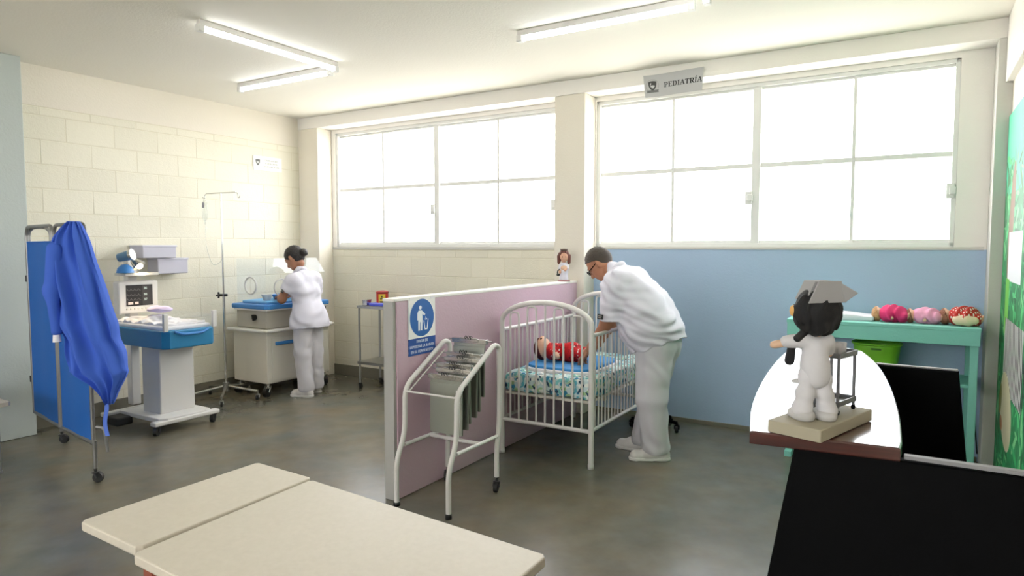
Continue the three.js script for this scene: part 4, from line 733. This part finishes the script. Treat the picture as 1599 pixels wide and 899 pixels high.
// ---------------------------------------------------------------- signs
{
  const t1 = canvasTex(512, 700, (g, w, h) => {
    g.fillStyle = '#f2f0ec'; g.fillRect(0, 0, w, h); g.fillStyle = '#1f62ad'; g.beginPath(); g.ellipse(w / 2, 246, 228, 232, 0, 0, 7); g.fill();
    g.fillStyle = '#eef2f6'; g.beginPath(); g.arc(225, 120, 26, 0, 7); g.fill();
    g.beginPath(); g.moveTo(190, 155); g.lineTo(250, 155); g.lineTo(320, 205); g.lineTo(305, 226); g.lineTo(262, 205); g.lineTo(264, 275); g.lineTo(258, 405); g.lineTo(226, 405); g.lineTo(226, 300); g.lineTo(216, 300); g.lineTo(214, 405); g.lineTo(182, 405); g.lineTo(182, 275); g.lineTo(164, 275); g.lineTo(166, 190); g.closePath(); g.fill();
    g.strokeStyle = '#eef2f6'; g.lineWidth = 15; g.beginPath(); g.moveTo(290, 285); g.lineTo(312, 395); g.lineTo(352, 395); g.lineTo(374, 270); g.stroke();
    for (const [x, y] of [[320, 240], [312, 262], [338, 262]]) g.fillRect(x, y, 15, 15);
    g.fillStyle = '#1f4f9c'; g.fillRect(0, 494, w, 206); g.fillStyle = '#e4ebf5'; g.textAlign = 'center'; g.font = 'bold 46px sans-serif'; g.fillText('FAVOR DE', w / 2, 550, 330); g.fillText('DEPOSITAR LA BASURA', w / 2, 612, 470); g.fillText('EN EL CONTENEDOR', w / 2, 674, 430);
  });
  const g = new THREE.BoxGeometry(0.003, 0.35, 0.262).translate(3.41, 1.028, 2.435), n = thing('trash_sign', 'blue round sign of a person dropping litter in a bin, on the pink partition', 'sign', [3.41, 0.853, 2.435]);
  part('sheet', g, mat('#ffffff', 0.5, { map: t1 }), n, true);
  for (const z of [2.535, 2.335]) part('tape', box(3.4105, 3.4135, 1.192, 1.206, z - 0.02, z + 0.02), M.sheet, n);
  const t2 = canvasTex(1024, 384, (g, w, h) => {
    g.fillStyle = '#bdbdbd'; g.fillRect(0, 0, w, h);
    g.strokeStyle = '#9a9a9a'; g.lineWidth = 6; g.beginPath(); g.arc(140, 190, 110, 0, 7); g.stroke();
    g.fillStyle = '#4c4c4c'; g.beginPath(); g.moveTo(70, 120); g.quadraticCurveTo(140, 90, 212, 120); g.quadraticCurveTo(215, 230, 140, 278); g.quadraticCurveTo(66, 230, 70, 120); g.fill();
    g.fillStyle = '#c9c9c9'; g.beginPath(); g.ellipse(142, 196, 40, 18, 0, 0, 7); g.fill(); g.fillRect(124, 205, 36, 26); g.beginPath(); g.ellipse(110, 158, 9, 24, 0.4, 0, 7); g.fill();
    g.fillStyle = '#777777'; g.beginPath(); g.moveTo(30, 262); g.lineTo(250, 262); g.lineTo(236, 288); g.lineTo(250, 306); g.lineTo(30, 306); g.lineTo(44, 286); g.fill();
    g.font = 'bold 118px serif'; g.fillStyle = '#161616'; g.fillText('PEDIATRÍA', 338, 238, 680);
  });
  // paper sheet curling a little at its edges, hung on the ring beam
  const pg = new THREE.PlaneGeometry(0.487, 0.182, 24, 8), pp = pg.attributes.position;
  for (let i = 0; i < pp.count; i++) { const x = pp.getX(i), y = pp.getY(i); pp.setZ(i, 0.012 * (x / 0.24) ** 4 + 0.006 * Math.sin(x * 14)); pp.setX(i, x + 0.008 * y / 0.09 * (x / 0.24)); }
  pg.computeVertexNormals(); const back = pg.clone(); const bi = back.index.array; for (let i = 0; i < bi.length; i += 3) { const q = bi[i]; bi[i] = bi[i + 1]; bi[i + 1] = q; } back.translate(0, 0, -0.0012); back.computeVertexNormals();
  for (const q of [pg, back]) q.rotateZ(0.02).translate(4.275, 2.852, 0.238);
  const s2 = thing('hanging_sign', 'grey paper sign reading PEDIATRÍA over the right windows', 'sign', [4.275, 2.76, 0.238]);
  part('sheet', pg, mat('#ffffff', 0.75, { map: t2 }), s2, true); part('backing', back, mat('#b5b5b2', 0.8), s2);
  const t3 = canvasTex(512, 256, (g, w, h) => {
    g.fillStyle = '#f6f5ef'; g.fillRect(0, 0, w, h); g.fillStyle = '#6d6f6a'; g.beginPath(); g.moveTo(40, 66); g.quadraticCurveTo(80, 50, 120, 66); g.quadraticCurveTo(122, 140, 80, 176); g.quadraticCurveTo(36, 140, 40, 66); g.fill(); g.fillStyle = '#d8d8d2'; g.beginPath(); g.ellipse(80, 112, 22, 10, 0, 0, 7); g.fill(); g.fillRect(70, 116, 20, 20);
    g.fillStyle = '#8c8f8b'; g.font = 'bold 40px serif'; g.textAlign = 'center'; g.fillText('UNIDAD DE', 320, 84); g.fillText('CUIDADOS', 320, 140); g.fillText('NEONATALES', 320, 196);
  });
  const n3 = thing('wall_notice', 'small white notice with an emblem and three lines on the block wall', 'notice', [XL, 2.36, 0.66]);
  part('sheet', new THREE.BoxGeometry(0.004, 0.155, 0.38).translate(XL + 0.004, 2.435, 0.66), mat('#ffffff', 0.7, { map: t3 }), n3, true);
}

// ---------------------------------------------------------------- chart rack by the partition
{
  const xa = 3.452, xb = 3.83, t = thing('chart_rack', 'white tube trolley for metal chart holders beside the pink partition', 'rack', [3.64, 0, 2.45]);
  for (const [x, s] of [[xa, 0], [xb, 1]]) {
    part('side_tube', pipe([[x, 0.02, 2.735], [x, 0.26, 2.735], [x, 0.42, 2.655], [x, 0.69, 2.65], [x, 0.92, 2.26], [x, 0.90, 2.205], [x, 0.42, 2.205], [x, 0.27, 2.235], [x, 0.09, 2.235]], 0.0155, 0.07, 12), M.enamel, t);
    part('stretcher', rod([x, 0.345, 2.66], [x, 0.345, 2.21], 0.0115), M.enamel, t);
    part('notch_rail', [pipe([[x + (s ? -0.022 : 0.022), 0.66, 2.645], [x + (s ? -0.022 : 0.022), 0.86, 2.30]], 0.004, 0.01, 6),
      ...Array.from({ length: 9 }, (_, k) => { const f = (k + 0.5) / 9, y = 0.66 + 0.2 * f, z = 2.645 - 0.345 * f, q = s ? -1 : 1; return pipe([[x + q * 0.008, y + 0.004, z - 0.012], [x + q * 0.022, y - 0.004, z - 0.004], [x + q * 0.03, y + 0.018, z - 0.012], [x + q * 0.034, y + 0.024, z - 0.02]], 0.0034, 0.008, 6); }).flat()].flat(), M.enamel, t);
    if (s) part('foot', lathe([[0, 0], [0.019, 0], [0.019, 0.02], [0.0155, 0.03], [0, 0.03]], x, 0.0, 2.735, 16), M.rubber, t); else part('foot', lathe([[0, 0], [0.02, 0], [0.02, 0.02], [0, 0.026]], x, 0, 2.735, 16), M.rubber, t);
    caster(t, x, 2.235, 0.03, 0.1, [0.3, 1], [M.charcoal, M.rubber]);
  }
  part('cross_bar', rod([xa, 0.665, 2.652], [xb, 0.665, 2.652], 0.0055), M.enamel, t);
  part('cross_bar', rod([xa, 0.345, 2.42], [xb, 0.345, 2.42], 0.0115), M.enamel, t);
  // chart holders hang between the side tubes
  const t0 = thing('chart_holder', 'front metal chart holder on the rack, broad plate facing out', 'chart holder', [3.645, 0.40, 2.50], 'metal chart holders on the rack'); delete t0.userData.basePoint;
  part('plate', box(-0.118, 0.118, 0, 0.335, -0.004, 0.004, 0.003), M.aluplate, t0);
  part('cover', [box(-0.118, 0.118, 0.0, 0.30, 0.006, 0.011, 0.002), rod([-0.118, 0.302, 0.004], [0.118, 0.302, 0.004], 0.006)], M.aluplate, t0);
  part('top_flange', [box(-0.13, 0.13, 0.325, 0.355, -0.02, 0.012, 0.003), rod([-0.165, 0.345, -0.005], [0.165, 0.345, -0.005], 0.0042)], M.chrome, t0);
  const cl = part('clip', [box(-0.075, 0.075, 0.335, 0.358, 0.006, 0.016, 0.003), rod([-0.06, 0.356, 0.014], [0.06, 0.356, 0.014], 0.005)], M.chrome, t0);
  part('spring', [-0.02, 0, 0.02].map((x) => new THREE.TorusGeometry(0.01, 0.0025, 6, 14).rotateY(Math.PI / 2).translate(x, 0.362, 0.012)), M.charcoal, cl);
  const which = ['second metal chart holder from the front of the rack', 'third metal chart holder from the front of the rack', 'fourth metal chart holder from the front of the rack', 'metal chart holder last but one at the back of the rack', 'rearmost metal chart holder, standing highest of all on the rack'];
  which.forEach((label, k) => { const c = t0.clone(); c.name = numbered('chart_holder'); c.userData = { ...t0.userData, label }; const f = (k + 1) / 5; c.position.set(3.645 + [0.008, -0.004, 0.006, 0.002, 0.0][k], 0.40 + 0.135 * f, 2.50 - 0.235 * f); if (k === 4) c.position.y += 0.055; c.rotation.x = [-0.05, 0.03, -0.03, 0.02, -0.02][k]; scene.add(c); });
}
// ---------------------------------------------------------------- small nurse figure on the partition
{
  const t = thing('nurse_figurine', 'small nurse figure with brown hair standing on the far end of the partition', 'figurine', [3.365, 1.212, 0.40]); delete t.userData.basePoint;
  t.rotation.y = 0.5;
  const skin = mat('#d7a58a', 0.5), hair = mat('#6b3a30', 0.6);
  part('stand', lathe([[0, 0], [0.055, 0], [0.055, 0.01], [0, 0.012]], 0, 0, 0), mat('#b9848a', 0.5), t);
  part('body', sdfMesh(uni(0.012, ell([0, 0.215, 0], [0.042, 0.046, 0.04]), cap([0, 0.15, 0], [0, 0.18, 0], 0.014), cap([0.03, 0.135, 0.005], [0.01, 0.10, 0.04], 0.012), cap([-0.03, 0.135, 0.005], [-0.035, 0.08, 0.03], 0.012), cap([0.014, 0.01, 0], [0.014, 0.07, 0], 0.016), cap([-0.014, 0.01, 0], [-0.014, 0.07, 0], 0.016)), [-0.08, -0.005, -0.07], [0.08, 0.28, 0.08], 0.004), skin, t);
  part('dress', sdfMesh(uni(0.015, cap([0, 0.02, 0], [0, 0.09, 0], 0.04, 0.034), cap([0, 0.09, 0], [0, 0.14, 0], 0.036, 0.03), cap([0.028, 0.138, 0], [0.028, 0.115, 0.015], 0.016), cap([-0.028, 0.138, 0], [-0.033, 0.112, 0.015], 0.016)), [-0.07, 0.012, -0.06], [0.07, 0.19, 0.07], 0.004), M.uniform, t);
  part('bib', sdfMesh(ell([0, 0.118, 0.03], [0.03, 0.024, 0.012]), [-0.04, 0.08, 0.0], [0.04, 0.15, 0.06], 0.004), mat('#d8b59a', 0.6), t);
  part('hair', sdfMesh((x, y, z) => Math.max(uni(0.01, ell([0, 0.225, -0.006], [0.052, 0.053, 0.047]), cap([0.042, 0.22, -0.005], [0.044, 0.165, 0], 0.02, 0.014), cap([-0.042, 0.22, -0.005], [-0.046, 0.165, 0], 0.02, 0.014))(x, y, z), z - 0.024 - (y > 0.25 ? 0.02 : 0)) + 0.002 * Math.sin(x * 300), [-0.08, 0.13, -0.07], [0.08, 0.3, 0.06], 0.004), hair, t);
  part('cap', lathe([[0, 0.27], [0.03, 0.268], [0.034, 0.285], [0, 0.287]], 0, 0, -0.005), mat('#6d5a50', 0.6), t);
  for (const s of [-1, 1]) part('eye', ball(s * 0.015, 0.215, 0.038, 0.004, 0.005, 0.003, 8), M.black, t);
  part('bag', [pipe([[-0.04, 0.105, 0.03], [-0.055, 0.095, 0.04], [-0.058, 0.07, 0.04]], 0.006, 0.01, 6), [ball(-0.05, 0.06, 0.042, 0.016, 0.012, 0.01, 10)]].flat(), M.charcoal, t);
}
// ---------------------------------------------------------------- reception desk
{
  const t = thing('reception_desk', 'reception desk with a curved dark cherry counter and black panels', 'desk', [6.0, 0, 3.5]);
  const s = new THREE.SplineCurve([[5.699, 4.07], [5.66, 3.86], [5.622, 3.55], [5.592, 3.15], [5.583, 2.8], [5.590, 2.42]].map((p) => new THREE.Vector2(...p))).getPoints(28);
  const e = new THREE.SplineCurve([[5.845, 2.66], [5.895, 2.88], [5.935, 3.12], [5.972, 3.45], [5.996, 3.78], [6.004, 4.02]].map((p) => new THREE.Vector2(...p))).getPoints(28);
  const pts = [[5.705, 4.10], ...s.map((v) => [v.x, v.y]), [5.62, 2.40], ...e.map((v) => [v.x, v.y]), [6.002, 4.073]];
  part('counter', extrudeXZ(pts, 1.070, 1.10, 0.004), M.counter, t);
  const panel = (outline, z, d) => { const sh = new THREE.Shape(outline.map(([x, y]) => new THREE.Vector2(x, y))); return new THREE.ExtrudeGeometry(sh, { depth: d - 0.006, bevelEnabled: true, bevelSize: 0.003, bevelThickness: 0.003, bevelSegments: 1, bevelOffset: -0.003 }).translate(0, 0, z + 0.003); };
  const f = part('front_panel', panel([[5.62, 0], [6.5, 0], [6.5, 1.072], [5.795, 1.069]], 4.03, 0.03), M.black, t);
  part('edge_band', box(6.008, 6.498, 1.0725, 1.081, 4.036, 4.056, 0.002), mat('#8a8a8c', 0.5), f);
  const b = part('rear_panel', panel([[5.72, 0], [6.29, 0], [6.195, 0.76], [6.163, 1.068], [5.80, 1.068]], 2.765, 0.028), M.black, t);
  part('edge_band', box(5.90, 6.161, 1.069, 1.075, 2.768, 2.788, 0.002), mat('#9a9a9c', 0.5), b);
  part('side_panel', box(5.80, 5.825, 0, 1.068, 2.8, 4.03, 0.003), M.black, t);
}
// ---------------------------------------------------------------- nurse doll on the counter
{
  const t = thing('nurse_doll', 'foam nurse doll seen from behind with black hair and grey cap, beside a toy cart', 'doll', [5.84, 1.101, 3.975]); delete t.userData.basePoint;
  t.rotation.y = -0.30;                                      // local x along the short side, z along the long side
  const foam = mat('#cfced0', 0.8), foamd = mat('#bdbcba', 0.8), skin = mat('#d9b596', 0.6), hair = mat('#101012', 0.7, { bumpMap: weaveBump, bumpScale: 0.001 });
  part('base', box(-0.06, 0.06, 0, 0.028, -0.14, 0.14, 0.003), mat('#a8a18b', 0.7), t);
  const Y = 0.028, D = new THREE.Matrix4().makeRotationY(0.845).setPosition(0.006, Y, 0.055);       // the doll, its back to the room
  const dp = (name, geo, m) => part(name, [].concat(geo).map((g) => g.applyMatrix4(D)), m, t);
  dp('body', sdfMesh(uni(0.008, ell([0, 0.248, -0.006], [0.044, 0.045, 0.042]), cap([0, 0.185, 0], [0, 0.2, 0], 0.013), cap([-0.027, 0.18, 0], [-0.055, 0.174, -0.012], 0.011, 0.010), cap([-0.055, 0.174, -0.012], [-0.085, 0.166, -0.025], 0.010, 0.009), cap([0.027, 0.175, 0], [0.038, 0.15, -0.02], 0.012, 0.01), cap([0.038, 0.15, -0.02], [0.045, 0.148, -0.055], 0.01, 0.009)), [-0.11, 0.12, -0.08], [0.08, 0.31, 0.07], 0.004), skin, );
  dp('tunic', sdfMesh(rumple(uni(0.012, cap([0, 0.165, 0], [0, 0.12, 0], 0.027, 0.029), cap([-0.024, 0.181, 0], [-0.062, 0.174, -0.014], 0.017, 0.013), cap([0.024, 0.178, 0], [0.037, 0.154, -0.018], 0.017, 0.014), cap([0, 0.12, 0], [0, 0.098, 0], 0.03, 0.031)), fold([60, 80, 40], 0.0018, 6)), [-0.1, 0.05, -0.06], [0.07, 0.22, 0.06], 0.0035), foam);
  const TR = uni(0.008, ...[-1, 1].map((q) => uni(0.008, cap([q * 0.014, 0.108, 0], [q * 0.021, 0.06, 0.002], 0.021, 0.019), cap([q * 0.021, 0.06, 0.002], [q * 0.028, 0.022, 0.004], 0.019, 0.022))));
  dp('trousers', sdfMesh(rumple((x, y, z) => Math.max(TR(x, y, z), 0.012 - y), fold([30, 160, 20], 0.0022, 8), fold([90, 60, 70], 0.0012, 3)), [-0.07, -0.01, -0.05], [0.07, 0.14, 0.06], 0.0032), foam);
  for (const q of [-1, 1]) dp('shoe', sdfMesh((x, y, z) => Math.max(uni(0.01, ell([q * 0.025, 0.01, 0.006], [0.024, 0.018, 0.026]), ell([q * 0.028, 0.008, -0.02], [0.022, 0.016, 0.026]))(x, y, z), -y), [-0.07, -0.006, -0.06], [0.07, 0.04, 0.05], 0.0035), foamd);
  dp('hair', sdfMesh((x, y, z) => uni(0.012, ell([0, 0.252, 0.006], [0.049, 0.05, 0.047]), ell([0, 0.216, 0.012], [0.034, 0.026, 0.032]), ell([-0.026, 0.238, 0.002], [0.023, 0.034, 0.034]), ell([0.026, 0.236, 0.004], [0.023, 0.034, 0.034]))(x, y, z) + 0.0022 * Math.sin(x * 260 + 6 * noise.noise(x * 30, y * 30, z * 30)) * (y < 0.285 ? 1 : 0.4), [-0.08, 0.16, -0.07], [0.08, 0.34, 0.08], 0.004), hair);
  dp('hair_ribbon', sdfMesh(uni(0.006, cap([-0.028, 0.2, 0.006], [-0.044, 0.185, 0.006], 0.009), cap([-0.046, 0.185, -0.012], [-0.05, 0.13, -0.02], 0.008, 0.011)), [-0.09, 0.1, -0.05], [0, 0.23, 0.04], 0.0035), hair);
  dp('ear', ball(-0.05, 0.246, -0.006, 0.008, 0.013, 0.01, 12), mat('#e6b268', 0.6));
  const capM = mat('#9c9b9a', 0.8), sh = (p) => new THREE.Shape(p.map((q) => new THREE.Vector2(...q)));
  const ex = (p, d) => new THREE.ExtrudeGeometry(sh(p), { depth: d, bevelEnabled: true, bevelSize: 0.001, bevelThickness: 0.001, bevelSegments: 1 });
  dp('cap', [ex([[-0.036, 0.272], [-0.016, 0.313], [0.031, 0.313], [0.040, 0.274]], 0.055).translate(0, 0, -0.03), ex([[0.027, 0.313], [0.064, 0.290], [0.040, 0.271]], 0.003).rotateY(-0.2).translate(0, 0, 0.04), ex([[-0.039, 0.268], [-0.018, 0.315], [0.029, 0.315], [0.041, 0.27]], 0.003).translate(0, 0, 0.046)], capM);
  // toy cart on the right behind, clear box on the left
  const steel = mat('#77787a', 0.4, { metalness: 0.6 }), cx0 = -0.026, cx1 = 0.028, cz0 = -0.108, cz1 = -0.018;
  const c = part('toy_cart', [...[cx0, cx1].flatMap((x) => [cz0, cz1].map((z) => box(x - 0.003, x + 0.003, Y + 0.008, Y + 0.14, z - 0.003, z + 0.003, 0.001)))], steel, t);
  for (const y of [0.02, 0.132]) part('cart_tray', [box(cx0 - 0.005, cx1 + 0.005, Y + y, Y + y + 0.003, cz0 - 0.005, cz1 + 0.005, 0.001), box(cx0 - 0.005, cx1 + 0.005, Y + y, Y + y + 0.012, cz1 + 0.003, cz1 + 0.005), box(cx0 - 0.005, cx1 + 0.005, Y + y, Y + y + 0.012, cz0 - 0.005, cz0 - 0.003), box(cx1 + 0.003, cx1 + 0.005, Y + y, Y + y + 0.012, cz0, cz1), box(cx0 - 0.005, cx0 - 0.003, Y + y, Y + y + 0.012, cz0, cz1)], steel, c);
  for (const x of [cx0, cx1]) for (const z of [cz0, cz1]) part('cart_wheel', rod([x - 0.003, Y + 0.006, z], [x + 0.003, Y + 0.006, z], 0.006), M.black, c);
  part('toy_cup', lathe([[0, 0], [0.016, 0], [0.017, 0.028], [0.0155, 0.028], [0.0148, 0.004], [0, 0.004]], 0.006, Y + 0.135, -0.07), foam, t);
  part('toy_paper', box(-0.02, 0.008, Y + 0.136, Y + 0.139, -0.045, -0.025), foam, t);
  part('clear_box', box(-0.058, -0.034, Y, Y + 0.07, -0.01, 0.028, 0.002), new THREE.MeshPhysicalMaterial({ color: '#f4f8fa', transmission: 0.8, thickness: 0, roughness: 0.1 }), t);
  part('clear_box_lid', box(-0.06, -0.032, Y + 0.07, Y + 0.077, -0.012, 0.03, 0.002), foamd, t);
}
// ---------------------------------------------------------------- teal table with what lies on it
{
  const x0 = 5.235, x1 = 6.388, z0 = 0.03, z1 = 0.55, t = thing('teal_table', 'teal painted wooden table along the blue wall', 'table', [5.81, 0, 0.29]);
  part('top', box(x0, x1, 0.975, 1.0, z0, z1, 0.004), M.teal, t);
  part('apron', box(x0 + 0.004, x1 - 0.004, 0.885, 0.976, z1 - 0.024, z1 - 0.002, 0.003), M.teal, t);
  for (const x of [x0 + 0.004, x1 - 0.024]) part('apron', box(x, x + 0.02, 0.89, 0.976, z0, z1 - 0.024, 0.003), M.teal, t);
  part('tray_back', box(x0 + 0.02, x1 - 0.02, 0.95, 0.976, z0, z0 + 0.02, 0.003), M.teal, t);
  for (const x of [x0 + 0.01, x1 - 0.055]) for (const z of [z0 + 0.01, z1 - 0.07]) part('leg', box(x, x + 0.045, 0, 0.977, z, z + 0.045, 0.003), M.teal, t);
  for (const x of [x0 + 0.02, x1 - 0.045]) { part('rail', box(x, x + 0.025, 0.56, 0.60, z0 + 0.05, z1 - 0.06, 0.003), M.teal, t); part('foot', box(x - 0.012, x + 0.037, 0, 0.04, z0, z1 + 0.02, 0.003), M.teal, t); }
  part('shelf', box(x0 + 0.02, x1 - 0.02, 0.60, 0.62, z0 + 0.02, z1 - 0.07, 0.003), M.teal, t);
  const b = thing('green_basket', 'lime green plastic basket with a slotted handle under the teal table', 'basket', [5.80, 0.62, 0.3]);
  const lx = 0.15, lz = 0.13;
  const sh = (v, a, o) => { const k = 0.82 + 0.18 * v - o, c = Math.cos(a), s = Math.sin(a); return V(5.80 + Math.sign(c) * Math.abs(c) ** 0.7 * lx * k, 0.622 + 0.215 * v, 0.3 + Math.sign(s) * Math.abs(s) ** 0.7 * lz * k); };
  part('bowl', loft((v, a) => v < 0.5 ? sh(v * 2, a, 0) : sh(1 - (v - 0.5) * 1.9, a, 0.03), 24, 40), M.green, b);
  part('rim', new THREE.TubeGeometry(new THREE.CatmullRomCurve3(Array.from({ length: 36 }, (_, k) => sh(1, k / 36 * 2 * Math.PI, -0.02)), true), 72, 0.008, 8, true), M.green, b);
  part('handle_slot', box(5.77, 5.835, 0.80, 0.813, 0.422, 0.433, 0.005), mat('#3f6d18', 0.6), b);
  single('white_tray', sdfMesh((x, y, z) => { const q = [Math.abs(x - 5.62) - 0.15, Math.abs(y - 1.018) - 0.006, Math.abs(z - 0.33) - 0.1]; return Math.hypot(Math.max(q[0], 0), Math.max(q[1], 0), Math.max(q[2], 0)) + Math.min(0, Math.max(...q)) - 0.012 - 0.014 * Math.max(0, 1 - ((x - 5.56) / 0.16) ** 2); }, [5.42, 0.99, 0.18], [5.82, 1.08, 0.48], 0.01), mat('#d9d9e0', 0.6), 'flat white cushion at the left end of the teal table behind the nurse doll', 'cushion');
  part('wall_cable', [pipe([[6.405, 0.60, 0.012], [6.405, 0.33, 0.012], [6.43, 0.06, 0.014]], 0.004, 0.02, 6), pipe([[6.405, 0.60, 0.012], [6.37, 0.605, 0.012]], 0.004, 0.01, 6)].flat(), M.black, null).userData = { label: 'thin black cable hanging on the wall right of the teal table', category: 'cable' };
}
// ---------------------------------------------------------------- tables in front
{
  const tableTop = (x0, x1, z0, z1, y) => [extrudeXZ([[x0 + 0.012, z0], [x1 - 0.012, z0], [x1, z0 + 0.012], [x1, z1 - 0.012], [x1 - 0.012, z1], [x0 + 0.012, z1], [x0, z1 - 0.012], [x0, z0 + 0.012]], y - 0.028, y, 0.005)];
  const a = thing('narrow_table', 'narrow cream table pushed against the left side of the large cream table', 'table', [4.17, 0, 4.43]);
  part('top', extrudeXZ([[4.036, 4.131], [4.305, 4.141], [4.316, 4.152], [4.335, 4.722], [4.325, 4.736], [4.040, 4.726], [4.027, 4.712], [4.025, 4.142]], 0.722, 0.75, 0.005), M.laminate, a);
  part('apron', box(4.12, 4.30, 0.68, 0.722, 4.17, 4.60, 0.004), M.olive, a);
  for (const x of [4.12, 4.265]) for (const z of [4.17, 4.565]) part('leg', box(x, x + 0.035, 0, 0.722, z, z + 0.035, 0.004), M.redwood, a);
  const b = thing('large_table', 'large cream table in the foreground with a reddish wooden frame', 'table', [4.8, 0, 4.5]);
  part('top', [extrudeXZ([[4.334, 4.152], [5.238, 4.222], [5.25, 4.236], [5.252, 4.79], [5.24, 4.802], [4.363, 4.76], [4.350, 4.747], [4.322, 4.164]], 0.72, 0.748, 0.005)], M.laminate, b);
  part('edge_band', box(4.375, 5.23, 0.712, 0.722, 4.24, 4.742, 0.003), M.olive, b);
  part('apron', box(4.365, 5.2, 0.6, 0.714, 4.26, 4.735, 0.004), M.redwood, b);
  for (const x of [4.362, 5.165]) for (const z of [4.255, 4.70]) part('leg', box(x, x + 0.04, 0, 0.72, z, z + 0.04, 0.004), M.redwood, b);
  const c = thing('low_bench', 'low cream bench on thin grey legs, cut by the left edge', 'bench', [0.3, 0, 3.9]);
  part('top', extrudeXZ([[-0.15, 3.66], [0.93, 3.66], [0.95, 3.68], [0.95, 3.99], [0.93, 4.01], [-0.15, 4.01]], 0.472, 0.5, 0.004), M.laminate, c);
  for (const x of [0.0, 0.80]) for (const z of [3.69, 3.98]) part('leg', [rod([x, 0.008, z], [x, 0.475, z], 0.0125), rod([x, 0, z], [x, 0.014, z], 0.017)].flat(), M.greytube, c);
}

renderer.render(scene, camera);
